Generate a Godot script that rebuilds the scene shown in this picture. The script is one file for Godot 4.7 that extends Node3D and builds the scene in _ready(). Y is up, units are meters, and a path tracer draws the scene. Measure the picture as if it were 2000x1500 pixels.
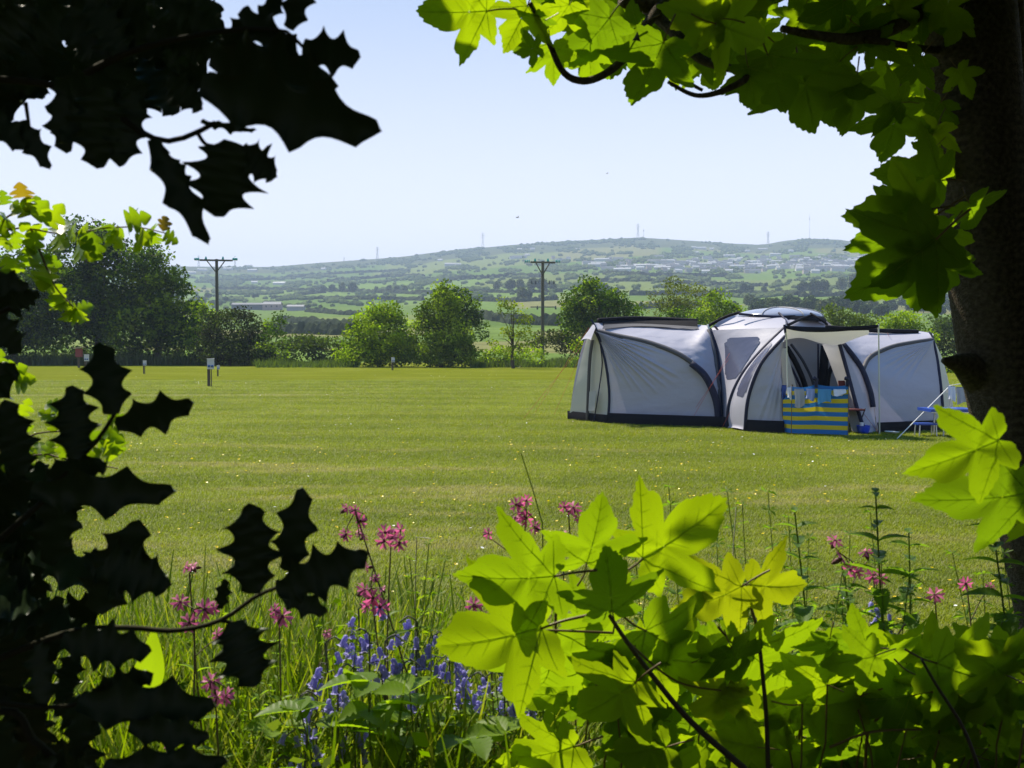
extends Node3D
# A camp field seen from a shaded hedge bank: holly and sycamore in front, a tent on the mown grass, farmland and a hill behind.

const EYE := Vector3(0, 1.6, 0)
const FOCAL := 2060.0
const PITCH := 0.03833

var rng := RandomNumberGenerator.new()
var taken := {}
var M := {}
var noise_a := FastNoiseLite.new()
var noise_b := FastNoiseLite.new()

# ---------------------------------------------------------------- mesh builder
class MB:
	var v := PackedVector3Array()
	var c := PackedColorArray()
	var uv := PackedVector2Array()
	var ix := PackedInt32Array()
	var col := Color.WHITE
	func vert(p: Vector3) -> int:
		v.append(p)
		c.append(col)
		return v.size() - 1
	func tri(a: Vector3, b: Vector3, d: Vector3) -> void:
		var n := v.size()
		v.append(a); v.append(b); v.append(d)
		c.append(col); c.append(col); c.append(col)
		ix.append(n); ix.append(n + 1); ix.append(n + 2)
	func quad(a: Vector3, b: Vector3, d: Vector3, e: Vector3) -> void:
		var n := v.size()
		v.append(a); v.append(b); v.append(d); v.append(e)
		c.append(col); c.append(col); c.append(col); c.append(col)
		ix.append_array(PackedInt32Array([n, n + 1, n + 2, n, n + 2, n + 3]))
	func grid(rows: Array, closed := false) -> void:
		# rows: arrays of Vector3 of one length; neighbours share vertices
		var n := v.size()
		var w: int = rows[0].size()
		for j in rows.size():
			for k in w:
				v.append(rows[j][k])
				c.append(col)
				uv.append(Vector2(float(k) / maxi(1, w - 1), float(j) / maxi(1, rows.size() - 1)))
		for j in rows.size() - 1:
			for k in (w if closed else w - 1):
				var k2: int = (k + 1) % w
				var a := n + j * w + k
				var b := n + j * w + k2
				var d := n + (j + 1) * w + k2
				var e := n + (j + 1) * w + k
				ix.append_array(PackedInt32Array([a, b, d, a, d, e]))
	func tube(pts: Array, r0: float, r1: float, sides := 6, cap := true) -> void:
		var rows := []
		var side := Vector3.ZERO
		for j in pts.size():
			var t: Vector3 = (pts[mini(j + 1, pts.size() - 1)] - pts[maxi(j - 1, 0)]).normalized()
			if side == Vector3.ZERO:
				side = t.cross(Vector3.UP if absf(t.y) < 0.9 else Vector3.RIGHT).normalized()
			side = (side - t * side.dot(t)).normalized()
			var s2 := t.cross(side)
			var r := lerpf(r0, r1, float(j) / maxi(1, pts.size() - 1))
			var row := []
			for k in sides:
				var an := TAU * k / sides
				row.append(pts[j] + (side * cos(an) + s2 * sin(an)) * r)
			rows.append(row)
		var n := v.size()
		grid(rows, true)
		if cap:
			for e in [0, rows.size() - 1]:
				var m := vert(pts[e])
				uv.append(Vector2.ZERO)
				for k in sides:
					var a: int = n + e * sides + k
					var b: int = n + e * sides + (k + 1) % sides
					ix.append_array(PackedInt32Array([m, b, a] if e == 0 else [m, a, b]))
	func box(t: Transform3D, s: Vector3) -> void:
		var h := s / 2
		var p := []
		for x in [-1, 1]:
			for y in [-1, 1]:
				for z in [-1, 1]:
					p.append(t * Vector3(x * h.x, y * h.y, z * h.z))
		for f in [[0, 1, 3, 2], [4, 6, 7, 5], [0, 4, 5, 1], [2, 3, 7, 6], [0, 2, 6, 4], [1, 5, 7, 3]]:
			quad(p[f[0]], p[f[1]], p[f[2]], p[f[3]])
	func arrays(smooth: bool) -> Array:
		var a := []
		a.resize(Mesh.ARRAY_MAX)
		a[Mesh.ARRAY_VERTEX] = v
		a[Mesh.ARRAY_COLOR] = c
		a[Mesh.ARRAY_INDEX] = ix
		if uv.size() == v.size():
			a[Mesh.ARRAY_TEX_UV] = uv
		if smooth:
			var n := PackedVector3Array()
			n.resize(v.size())
			for k in range(0, ix.size(), 3):
				var p := v[ix[k]]
				var f := (v[ix[k + 2]] - p).cross(v[ix[k + 1]] - p)
				n[ix[k]] += f
				n[ix[k + 1]] += f
				n[ix[k + 2]] += f
			for k in n.size():
				n[k] = n[k].normalized() if n[k].length_squared() > 1e-20 else Vector3.UP
			a[Mesh.ARRAY_NORMAL] = n
		return a
	func mesh(m: Material, smooth := false, into: ArrayMesh = null) -> ArrayMesh:
		var out := into if into else ArrayMesh.new()
		out.add_surface_from_arrays(Mesh.PRIMITIVE_TRIANGLES, arrays(smooth))
		out.surface_set_material(out.get_surface_count() - 1, m)
		return out

# ---------------------------------------------------------------- naming
func numbered(called: String) -> String:
	if not taken.has(called):
		taken[called] = 0
		return called
	taken[called] += 1
	return "%s_%03d" % [called, taken[called]]

func tag(o: Node3D, label: String, category: String, group := "") -> Node3D:
	o.set_meta("label", label)
	o.set_meta("category", category)
	if group:
		o.set_meta("group", group)
	return o

func thing(called: String, label: String, category: String, where := Vector3.ZERO, group := "") -> Node3D:
	var o := Node3D.new()
	o.name = numbered(called)
	add_child(o)
	o.position = where
	return tag(o, label, category, group)

func part(called: String, mesh: Mesh, parent: Node3D, t := Transform3D()) -> MeshInstance3D:
	var o := MeshInstance3D.new()
	o.mesh = mesh
	o.name = called if parent != self else numbered(called)
	parent.add_child(o, true)
	o.transform = t
	return o

func setting(called: String, mesh: Mesh) -> MeshInstance3D:
	var o := part(called, mesh, self)
	o.set_meta("kind", "structure")
	return o

func copies(called: String, mesh: Mesh, where: Array, tints: Array, parent: Node3D, label := "", category := "") -> MultiMeshInstance3D:
	var mm := MultiMesh.new()
	mm.transform_format = MultiMesh.TRANSFORM_3D
	mm.use_colors = tints.size() > 0
	mm.mesh = mesh
	mm.instance_count = where.size()
	for k in where.size():
		mm.set_instance_transform(k, where[k])
		if tints.size():
			mm.set_instance_color(k, tints[k])
	var o := MultiMeshInstance3D.new()
	o.multimesh = mm
	o.name = called if parent != self else numbered(called)
	parent.add_child(o, true)
	o.set_meta("kind", "stuff")
	if label:
		tag(o, label, category)
	return o

# ---------------------------------------------------------------- places
# Bearings were read off the photograph: across 0..2000, down 0..1500; each thing gets its own distance in metres.
func sight(px: float, py: float) -> Vector3:
	var v := (750.0 - py) / FOCAL
	var d := Vector3((px - 1000.0) / FOCAL, -sin(PITCH) + v * cos(PITCH), -cos(PITCH) - v * sin(PITCH))
	return d / -d.z

func at(px: float, py: float, dist: float) -> Vector3:
	return EYE + sight(px, py) * dist

func on_lawn(px: float, py: float) -> Vector3:
	var d := sight(px, py)
	return EYE + d * (EYE.y / -d.y)

func curve(pts: Array, n: int) -> Array:
	# Catmull-Rom through Vector3 points, n samples evenly along the length
	var c := Curve3D.new()
	for k in pts.size():
		var t: Vector3 = (pts[mini(k + 1, pts.size() - 1)] - pts[maxi(k - 1, 0)]) / 6.0
		c.add_point(pts[k], -t, t)
	c.bake_interval = 0.01 if c.get_point_count() < 3 else 0.02
	var out := []
	var l := c.get_baked_length()
	for k in n:
		out.append(c.sample_baked(l * k / (n - 1.0), true))
	return out

func see(list: Array) -> Array:
	# [[px, py, dist], ...] -> points
	var out := []
	for p in list:
		out.append(at(p[0], p[1], p[2]))
	return out

func rnd(a: float, b: float) -> float:
	return rng.randf_range(a, b)

func ball() -> Vector3:
	while true:
		var p := Vector3(rnd(-1, 1), rnd(-1, 1), rnd(-1, 1))
		if p.length_squared() <= 1.0:
			return p
	return Vector3.ZERO

func lin(r: float, g: float, b: float) -> Color:
	return Color(r, g, b).linear_to_srgb()

func mat(called: String, color: Color, rough := 0.7, back := Color.BLACK, vertex := false) -> StandardMaterial3D:
	var m := StandardMaterial3D.new()
	m.resource_name = called
	m.albedo_color = color
	m.roughness = rough
	m.vertex_color_use_as_albedo = vertex
	m.cull_mode = BaseMaterial3D.CULL_DISABLED
	if back != Color.BLACK:
		m.backlight_enabled = true
		m.backlight = back
	M[called] = m
	return m

func noise_tex(freq: float, a: Color, b: Color, octaves := 4, size := 512, sd := 1) -> NoiseTexture2D:
	var n := FastNoiseLite.new()
	n.noise_type = FastNoiseLite.TYPE_SIMPLEX_SMOOTH
	n.frequency = freq
	n.fractal_octaves = octaves
	n.seed = sd
	var g := Gradient.new()
	g.set_color(0, a)
	g.set_color(1, b)
	var t := NoiseTexture2D.new()
	t.width = size
	t.height = size
	t.seamless = true
	t.noise = n
	t.color_ramp = g
	return t

func height_tex(freq: float, octaves := 4, size := 512, sd := 1) -> NoiseTexture2D:
	return noise_tex(freq, Color.BLACK, Color.WHITE, octaves, size, sd)

func textured(m: StandardMaterial3D, albedo: Texture2D, relief: Texture2D, cm: float, per_metre: float, world := true) -> void:
	m.uv1_triplanar = true
	m.uv1_world_triplanar = world
	m.uv1_scale = Vector3.ONE * per_metre
	if albedo:
		m.albedo_texture = albedo
	if relief:
		m.heightmap_enabled = true
		m.heightmap_texture = relief
		m.heightmap_scale = cm

func _ready() -> void:
	rng.seed = 41
	noise_a.seed = 5
	noise_a.frequency = 0.05
	noise_b.seed = 9
	noise_b.frequency = 0.4
	# camera
	var cam := Camera3D.new()
	cam.name = "camera"
	add_child(cam)
	cam.position = EYE
	cam.rotation = Vector3(-PITCH, 0, 0)
	cam.fov = rad_to_deg(2.0 * atan(750.0 / FOCAL))
	cam.near = 0.05
	cam.far = 12000.0
	var eye := CameraAttributesPhysical.new()
	eye.frustum_focal_length = 12.0 * FOCAL / 750.0
	eye.exposure_aperture = 12.0
	eye.frustum_focus_distance = 9.0
	cam.attributes = eye
	cam.current = true
	# sky, air and exposure
	var env := Environment.new()
	env.background_mode = Environment.BG_SKY
	var sm := ProceduralSkyMaterial.new()
	sm.sky_top_color = lin(0.02, 0.15, 0.38)
	sm.sky_horizon_color = lin(0.94, 0.90, 0.93)
	sm.sky_curve = 0.19
	sm.ground_bottom_color = lin(0.10, 0.12, 0.06)
	sm.ground_horizon_color = lin(0.55, 0.6, 0.65)
	sm.sun_angle_max = 1.0
	var sky := Sky.new()
	sky.sky_material = sm
	env.sky = sky
	env.background_energy_multiplier = 1.0
	env.tonemap_mode = Environment.TONE_MAPPER_LINEAR
	env.tonemap_exposure = 1.85
	env.fog_enabled = true
	env.fog_density = 0.00034
	env.fog_light_color = lin(0.62, 0.78, 1.0)
	env.sdfgi_enabled = true
	env.ssao_enabled = true
	env.ssil_enabled = true
	var we := WorldEnvironment.new()
	we.name = "environment"
	we.environment = env
	add_child(we)
	# the sun stands high in front of the camera, a little to the left
	var sun := DirectionalLight3D.new()
	sun.name = "sun"
	add_child(sun)
	sun.rotation_degrees = Vector3(-54, 180 + 38, 0)
	sun.light_energy = 1.6
	sun.light_color = Color(1.0, 0.96, 0.88)
	sun.light_angular_distance = 0.5
	sun.shadow_enabled = true
	materials()
	build_land()
	build_trees()
	build_far_things()
	build_camp()
	build_posts()
	build_sycamore()
	build_holly()
	build_hawthorn()
	build_bank_plants()
	for m in find_children("*", "GeometryInstance3D", true, false):
		m.cast_shadow = GeometryInstance3D.SHADOW_CASTING_SETTING_DOUBLE_SIDED

# ---------------------------------------------------------------- materials
func materials() -> void:
	base_materials()
	for k in ["turf", "pasture", "hedge", "far_leaf", "soil", "bark", "grey_bark"]:
		M[k].metallic_specular = 0.1
	M.tree_leaf.metallic_specular = 0.15
	M.slate.metallic_specular = 0.3
	M.pale_roof.metallic_specular = 0.3

func base_materials() -> void:
	# lawn and land: vertex colours hold the tint of the turf, a computed grain varies it
	var lawn := mat("turf", Color.WHITE, 0.9, Color.BLACK, true)
	textured(lawn, noise_tex(0.09, Color(0.74, 0.74, 0.74), Color(1.0, 1.0, 1.0), 5, 1024, 3), height_tex(0.12, 5, 1024, 4), 3.0, 0.42)
	var land := mat("pasture", Color.WHITE, 0.95, Color.BLACK, true)
	textured(land, noise_tex(0.03, Color(0.74, 0.74, 0.74), Color(1, 1, 1), 5, 512, 6), null, 0.0, 0.011)
	var soil := mat("soil", Color.WHITE, 0.95)
	textured(soil, noise_tex(0.05, lin(0.025, 0.02, 0.012), lin(0.07, 0.06, 0.03), 5, 512, 8), height_tex(0.06, 5, 512, 9), 3.0, 1.3)
	mat("blade", Color.WHITE, 0.6, Color(0.95, 1.0, 0.55), true)
	mat("tree_leaf", Color.WHITE, 0.6, Color(0.88, 1.0, 0.12), true)
	mat("far_leaf", Color.WHITE, 0.9, Color(0.5, 0.6, 0.3), true)
	mat("hedge", Color.WHITE, 0.95, Color.BLACK, true)
	var bark := mat("bark", Color.WHITE, 0.9)
	textured(bark, noise_tex(0.05, lin(0.035, 0.028, 0.02), lin(0.11, 0.095, 0.07), 5, 512, 12), height_tex(0.07, 5, 512, 13), 1.2, 2.2)
	var smooth_bark := mat("grey_bark", Color.WHITE, 0.8)
	textured(smooth_bark, noise_tex(0.02, lin(0.035, 0.028, 0.021), lin(0.15, 0.13, 0.10), 5, 512, 14), height_tex(0.05, 5, 512, 15), 0.5, 7.0)
	var pole := mat("pole_wood", Color.WHITE, 0.85)
	textured(pole, noise_tex(0.03, lin(0.06, 0.055, 0.035), lin(0.13, 0.12, 0.08), 4, 256, 16), null, 0.0, 1.0)
	mat("insulator", lin(0.02, 0.28, 0.26), 0.25)
	mat("iron", lin(0.09, 0.10, 0.10), 0.6)
	mat("pylon_steel", lin(0.16, 0.17, 0.18), 0.6)
	mat("house_wall", Color.WHITE, 0.9, Color.BLACK, true)
	mat("slate", lin(0.12, 0.125, 0.14), 0.7)
	mat("pale_roof", lin(0.36, 0.36, 0.37), 0.6)
	mat("shed_roof", lin(0.20, 0.20, 0.21), 0.8)
	mat("dark_window", lin(0.02, 0.022, 0.025), 0.2)

# ---------------------------------------------------------------- terrain
const SKYLINE := [[-1600, 540], [-400, 530], [0, 524], [340, 520], [530, 521], [640, 512], [740, 505], [790, 501], [830, 495], [900, 487], [1000, 478], [1100, 471], [1200, 466], [1250, 464], [1350, 470], [1440, 476], [1490, 478], [1530, 470], [1580, 466], [1640, 468], [1700, 478], [1800, 494], [2000, 505], [2500, 515], [3600, 530]]
const RISE := [[60, -0.22], [84, -0.03], [100, 0.03], [130, 0.115], [165, 0.18], [215, 0.25], [280, 0.325], [360, 0.395], [470, 0.465], [620, 0.535], [760, 0.605], [920, 0.67], [1120, 0.735], [1370, 0.80], [1690, 0.875], [2060, 0.96], [2300, 1.0], [2550, 0.96], [3500, 0.55]]

func along(table: Array, x: float) -> float:
	if x <= table[0][0]:
		return table[0][1]
	for k in table.size() - 1:
		if x <= table[k + 1][0]:
			var t: float = (x - table[k][0]) / (table[k + 1][0] - table[k][0])
			return lerpf(table[k][1], table[k + 1][1], t)
	return table[-1][1]

func land_row(px: float, dist: float) -> float:
	var s := along(RISE, dist)
	s += 0.012 * noise_a.get_noise_2d(px * 0.12, log(dist) * 60.0) * clampf(s * 8.0, 0, 1) * (1.0 if dist < 1850 else 0.2)
	return 706.0 - (706.0 - along(SKYLINE, px)) * s

func land(px: float, dist: float) -> Vector3:
	return at(px, land_row(px, dist), dist)

func land_at(px: float, py: float) -> Vector3:
	# the place on the slope that lies in this direction
	var a := 84.0
	var b := 2295.0
	for k in 30:
		var m := sqrt(a * b)
		if land_row(px, m) > py:
			a = m
		else:
			b = m
	return land(px, a)

const ROWS := [92, 128, 160, 205, 262, 335, 430, 560, 700, 860, 1050, 1270, 1540, 1880]
var lots := []

func row_edge(k: int, px: float) -> float:
	return ROWS[k] * (1.0 + 0.09 * sin(px * 0.0021 + k * 1.9) + 0.05 * sin(px * 0.0057 + k * 4.1))

func land_color(px: float, dist: float) -> Color:
	if dist > 1910 + 160 * noise_a.get_noise_1d(px * 0.1):
		var t := noise_a.get_noise_2d(px * 0.3, dist * 0.02)
		return Color(0.075, 0.095, 0.035).lerp(Color(0.10, 0.115, 0.045), clampf(t + 0.5, 0, 1))
	var row := 0
	while row < ROWS.size() - 1 and dist > row_edge(row + 1, px):
		row += 1
	for c in lots[row]:
		if px < c[0] + (dist - ROWS[row]) / ROWS[row] * c[2]:
			return c[1]
	return lots[row][-1][1]

func lawn_color(x: float, z: float) -> Color:
	var d := -z
	var band := sin(TAU * (d + 0.02 * x + 0.5 * noise_a.get_noise_2d(x * 1.5, z * 3.0)) / 2.6)
	var green := Color(0.172, 0.208, 0.009).lerp(Color(0.228, 0.258, 0.013), 0.5 + 0.45 * band)
	green = green.lerp(Color(0.27, 0.30, 0.03), clampf(noise_a.get_noise_2d(x * 3.0, z * 3.0) * 1.3, 0, 0.5))
	# dry clippings lie in the mower's lanes
	var dry := noise_b.get_noise_2d(x * 0.9, z * 3.2) + 0.45 * noise_a.get_noise_2d(x * 2.0 + 40, z * 6.0) + 0.18 * band
	if d < 19.0:
		green = green.lerp(Color(0.36, 0.31, 0.14), clampf((dry - 0.26) * 2.2, 0, 0.65) * clampf((19.0 - d) / 4.0, 0, 1))
	else:
		green = green.lerp(Color(0.28, 0.28, 0.06), clampf((dry - 0.26) * 1.4, 0, 0.4))
	# worn pale line across the left of the field
	var line := absf(z + 32.5 + 0.04 * (x + 12.0))
	if x < -4.0 and line < 0.5:
		green = green.lerp(Color(0.34, 0.31, 0.18), (1.0 - line * 2.0) * clampf((-4.0 - x) * 0.3, 0, 1) * 0.85)
	return green

func build_land() -> void:
	# lawn: one level sheet, finer near the camera
	var mb := MB.new()
	var zs := [60.0, 20.0, 5.0, 0.0, -2.0]
	var z := -2.0
	while z > -96.0:
		z -= maxf(0.16, -z * 0.013)
		zs.append(z)
	var xs := []
	for k in range(-110, 111):
		var t := k / 110.0
		xs.append(signf(t) * (absf(t) * 26.0 + pow(absf(t), 4.0) * 180.0))
	var w: int = xs.size()
	for zz in zs:
		for x in xs:
			mb.col = lawn_color(x, zz)
			mb.vert(Vector3(x, 0, zz))
	for j in zs.size() - 1:
		for k in w - 1:
			var a := j * w + k
			mb.ix.append_array(PackedInt32Array([a, a + 1, a + w + 1, a, a + w + 1, a + w]))
	setting("lawn", mb.mesh(M.turf, true))
	# fields of the valley and the hill
	var tones := [Color(0.13, 0.21, 0.035), Color(0.15, 0.225, 0.045), Color(0.115, 0.185, 0.03), Color(0.17, 0.215, 0.055), Color(0.20, 0.205, 0.075), Color(0.135, 0.21, 0.04)]
	for k in ROWS.size():
		var cells := []
		var x := rnd(-1700, -1300)
		while x < 3600:
			x += rnd(170, 430) * (1.5 if k < 6 else 1.0)
			cells.append([x, tones[rng.randi() % tones.size()] * rnd(0.9, 1.08), rnd(-120, 120)])
		lots.append(cells)
	mb = MB.new()
	var ds := []
	var d := 62.0
	while d < 3500.0:
		ds.append(d)
		d *= 1.021 if d < 2550 else 1.12
	var pxs := []
	for k in range(-1600, 3601, 20):
		pxs.append(float(k))
	w = pxs.size()
	for dd in ds:
		for px in pxs:
			mb.col = land_color(px, dd)
			mb.vert(land(px, dd))
	for j in ds.size() - 1:
		for k in w - 1:
			var a: int = j * w + k
			mb.ix.append_array(PackedInt32Array([a, a + 1, a + w + 1, a, a + w + 1, a + w]))
	setting("farmland", mb.mesh(M.pasture, true))
	# the hedge bank on which the camera stands
	mb = MB.new()
	var rows := []
	for j in 34:
		var row := []
		var zz := lerpf(2.6, -4.3, j / 33.0)
		for k in 60:
			var x := lerpf(-7.0, 7.0, k / 59.0)
			row.append(Vector3(x, bank_height(x, zz), zz))
		rows.append(row)
	mb.grid(rows)
	setting("bank", mb.mesh(M.soil, true))

func bank_height(x: float, z: float) -> float:
	var t := smoothstep(-4.25, -2.7, z) * (1.0 - smoothstep(1.6, 2.6, z))
	return -0.03 + t * (0.52 + 0.10 * noise_b.get_noise_2d(x * 2.0, z * 2.0)) * (1.0 - smoothstep(5.5, 7.0, absf(x)))
# ---------------------------------------------------------------- trees and hedges of the field edge
func ground_height(px: float, dist: float) -> float:
	return 0.0 if dist < 93.0 else land(px, dist).y

func leaf_kite(mb: MB, p: Vector3, l: float, w: float, up_bias: float) -> void:
	var a := Vector3(rnd(-1, 1), rnd(-0.8, 0.8) - 0.15, rnd(-1, 1)).normalized()
	var n := (Vector3(rnd(-1, 1), rnd(-1, 1), rnd(-1, 1)) + Vector3(0, up_bias, 0)).normalized()
	var b := a.cross(n).normalized() * w
	a *= l
	mb.quad(p, p + a * 0.45 + b, p + a, p + a * 0.45 - b)

func foliage(blobs: Array, dist: float, leaf_px: float, clump_px: float, thick: float, per_clump: int, tones: Array, bias := 0.6) -> MB:
	# blobs: [px, py, half width px, half height px, depth offset m]; tones: leaf base colours, linear
	var mb := MB.new()
	var unit := dist / FOCAL
	var cr := clump_px * unit
	for b in blobs:
		var mid := at(b[0], b[1], dist + b[4])
		var r := Vector3(b[2] * unit, b[3] * unit, (b[2] * 0.6 + b[3] * 0.25) * unit)
		var count := int(thick * b[2] * b[3] / (clump_px * clump_px))
		for k in count:
			var dir := ball().normalized()
			if dir.y < -0.5 and rng.randf() < 0.5:
				dir.y = -dir.y
			var lump := 1.0 + 0.32 * noise_b.get_noise_3dv(dir * 3.2 + mid * 0.7)
			var p := mid + dir * r * (rnd(0.72, 1.03) * lump if rng.randf() < 0.8 else rnd(0.2, 0.8))
			var tone: Color = tones[rng.randi() % tones.size()] * rnd(0.8, 1.2)
			var own := cr * rnd(0.7, 1.3)
			for j in per_clump:
				var q := p + ball().normalized() * Vector3(1.1, 0.75, 1.1) * own * rnd(0.75, 1.05)
				if q.y < 0.02:
					continue
				mb.col = tone * rnd(0.8, 1.2)
				mb.col.a = 1.0
				var l := leaf_px * unit * rnd(0.7, 1.35)
				leaf_kite(mb, q, l, l * 0.36, bias)
	return mb

func limbs(base: Vector3, blobs: Array, dist: float, r: float) -> MB:
	var mb := MB.new()
	var top := base
	var low := 1e9
	for b in blobs:
		var p := at(b[0], b[1], dist + b[4])
		top += (p - base) / blobs.size()
		low = minf(low, p.y)
	var fork := base.lerp(top, 0.55)
	var lean := Vector3(rnd(-0.2, 0.2), 0, rnd(-0.2, 0.2))
	mb.tube(curve([base - Vector3(0, 0.15, 0), base.lerp(fork, 0.5) + lean, fork], 8), r * 1.25, r * 0.7, 8)
	for b in blobs:
		var p := at(b[0], b[1], dist + b[4])
		for k in 3:
			var e: Vector3 = p + ball() * Vector3(b[2], b[3], b[2]) * dist / FOCAL * 0.75
			mb.tube(curve([fork.lerp(base, rnd(0.0, 0.3)), fork.lerp(e, 0.5) + Vector3(0, rnd(0, 0.4), 0), e], 6), r * 0.45, r * 0.08, 5, false)
	return mb

func tree(called: String, label: String, base_px: float, dist: float, blobs: Array, tones: Array, o := {}) -> Node3D:
	var base := at(base_px, 700, dist)
	base.y = ground_height(base_px, dist)
	var t := thing(called, label, o.get("category", "tree"), base, o.get("group", ""))
	var f := foliage(blobs, dist, o.get("leaf", 5.0), o.get("clump", 9.0) * 1.45, o.get("thick", 6.0) * 0.85, o.get("each", 22) * 2, tones, o.get("bias", 0.6))
	var shift := Transform3D(Basis(), -base)
	if o.get("trunk", 0.16) > 0.0:
		part("trunk", limbs(base, blobs, dist, o.get("trunk", 0.16)).mesh(M.bark, true), t, shift)
	part("crown" if o.get("trunk", 0.16) > 0.0 else "foliage", f.mesh(M.tree_leaf), t, shift)
	return t

func build_trees() -> void:
	var deep := [Color(0.035, 0.060, 0.004), Color(0.045, 0.075, 0.005), Color(0.075, 0.115, 0.007), Color(0.17, 0.23, 0.012)]
	var mid := [Color(0.065, 0.11, 0.006), Color(0.10, 0.155, 0.008), Color(0.07, 0.11, 0.006), Color(0.27, 0.34, 0.014)]
	var fresh := [Color(0.12, 0.17, 0.006), Color(0.18, 0.25, 0.008), Color(0.32, 0.40, 0.010), Color(0.40, 0.47, 0.012)]
	var olive := [Color(0.12, 0.15, 0.016), Color(0.18, 0.21, 0.024), Color(0.30, 0.33, 0.035)]
	var dull := [Color(0.030, 0.042, 0.010), Color(0.040, 0.050, 0.012), Color(0.035, 0.036, 0.014), Color(0.10, 0.12, 0.03)]
	# the dark wood edge on the left
	tree("broadleaf_tree", "dark broadleaf tree half hidden behind the holly at the left edge", 20, 80, [[-60, 590, 90, 110, 0], [40, 560, 80, 85, 1], [20, 650, 100, 70, -1], [100, 600, 70, 80, 0]], deep, {"trunk": 0.3, "leaf": 6.5, "clump": 11.0, "each": 18})
	tree("broadleaf_tree", "tall dark broadleaf tree with rounded crown behind the hawthorn sprig", 190, 82, [[165, 520, 75, 88, 0], [235, 560, 80, 95, 0], [150, 620, 80, 85, -1], [250, 640, 80, 70, -1], [195, 490, 45, 50, 1]], deep, {"trunk": 0.35, "leaf": 6.5, "clump": 11.0, "each": 18})
	tree("broadleaf_tree", "big dark tree at the right end of the wood beside the utility pole", 300, 80, [[290, 545, 55, 65, 0], [320, 590, 62, 70, 0], [290, 650, 75, 60, -1], [345, 650, 42, 60, -1]], deep, {"trunk": 0.3, "leaf": 6.5, "clump": 11.0, "each": 18})
	tree("shrub", "light green shrub between the dark wood and the pole", 385, 84, [[390, 620, 32, 40, 0], [375, 660, 32, 45, 0]], fresh, {"category": "shrub", "trunk": 0.08})
	tree("hawthorn_bush", "dark rounded thorn bush in front of the left utility pole", 450, 77, [[450, 650, 58, 52, 0], [420, 675, 40, 40, -0.5], [490, 675, 38, 42, -0.5], [455, 690, 75, 25, -1]], dull, {"category": "bush", "trunk": 0.12, "leaf": 4.5})
	tree("sapling", "loose light green sapling at the right of the dark thorn bush", 533, 76, [[535, 650, 24, 34, 0], [525, 685, 34, 26, 0], [550, 625, 12, 16, 0]], mid, {"category": "shrub", "trunk": 0.05, "thick": 3.0})
	tree("hedge", "low straggling hedge left of the round bush at the field edge", 610, 80, [[585, 685, 48, 26, 0], [640, 688, 40, 24, 0], [610, 672, 40, 16, 1]], [Color(0.10, 0.13, 0.03), Color(0.09, 0.115, 0.03), Color(0.07, 0.09, 0.03)], {"category": "hedge", "trunk": 0.0})
	tree("round_bush", "round bright yellow-green bush beside the small post", 740, 73, [[740, 645, 58, 48, 0], [700, 675, 36, 36, -0.5], [775, 675, 40, 36, -0.5], [740, 620, 34, 26, 0], [740, 690, 74, 30, -0.5], [710, 695, 40, 24, -1], [775, 695, 40, 24, -1]], fresh, {"category": "bush", "trunk": 0.12})
	tree("dark_tree", "dark green tree standing behind the tall pale maple", 905, 88, [[895, 610, 44, 44, 0], [912, 645, 32, 38, 0], [885, 590, 26, 26, 0]], deep, {"trunk": 0.18})
	tree("maple_tree", "tall pale green maple in the middle of the field edge", 862, 72, [[862, 605, 38, 40, 0], [850, 650, 44, 40, 0], [880, 665, 42, 40, -0.3], [862, 580, 20, 28, 0], [835, 615, 22, 26, 0], [860, 690, 60, 32, -0.3], [890, 695, 44, 26, -0.5], [835, 697, 40, 24, -0.5]], [Color(0.10, 0.14, 0.010), Color(0.15, 0.20, 0.014), Color(0.30, 0.36, 0.03)], {"trunk": 0.14})
	tree("slender_tree", "slender thin-leaved young tree left of the right utility pole", 1003, 68, [[990, 612, 26, 26, 0], [1010, 640, 34, 26, 0], [985, 662, 34, 26, 0], [1022, 678, 32, 22, 0], [1000, 590, 14, 14, 0]], olive, {"trunk": 0.1, "thick": 2.2, "each": 16})
	tree("shrub", "low bright shrub under the slender young tree", 950, 72, [[940, 695, 32, 24, 0], [975, 698, 30, 20, 0], [1035, 695, 32, 22, 0], [1005, 700, 30, 18, 0]], fresh, {"category": "shrub", "trunk": 0.04, "thick": 3.2})
	tree("hedge", "dusky hedge running behind the left end of the tent", 1090, 84, [[1070, 668, 45, 20, 0], [1125, 668, 45, 22, 0], [1190, 668, 50, 22, 0], [1260, 668, 60, 22, 0], [1340, 664, 60, 24, 1]], [Color(0.085, 0.10, 0.035), Color(0.10, 0.105, 0.045), Color(0.07, 0.08, 0.03)], {"category": "hedge", "trunk": 0.0})
	tree("shrub", "small light shrub beside the tent's left awning", 1135, 62, [[1133, 690, 14, 22, 0], [1130, 672, 9, 12, 0]], fresh, {"category": "shrub", "trunk": 0.03, "thick": 2.6})
	tree("round_tree", "dense round green tree rising behind the left half of the tent", 1165, 82, [[1165, 655, 60, 40, 0], [1165, 600, 62, 42, 0], [1125, 612, 38, 34, 0], [1208, 608, 38, 34, 0], [1160, 575, 42, 26, 0], [1165, 635, 50, 26, 0]], mid, {"trunk": 0.22, "leaf": 5.5, "clump": 10.0})
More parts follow.
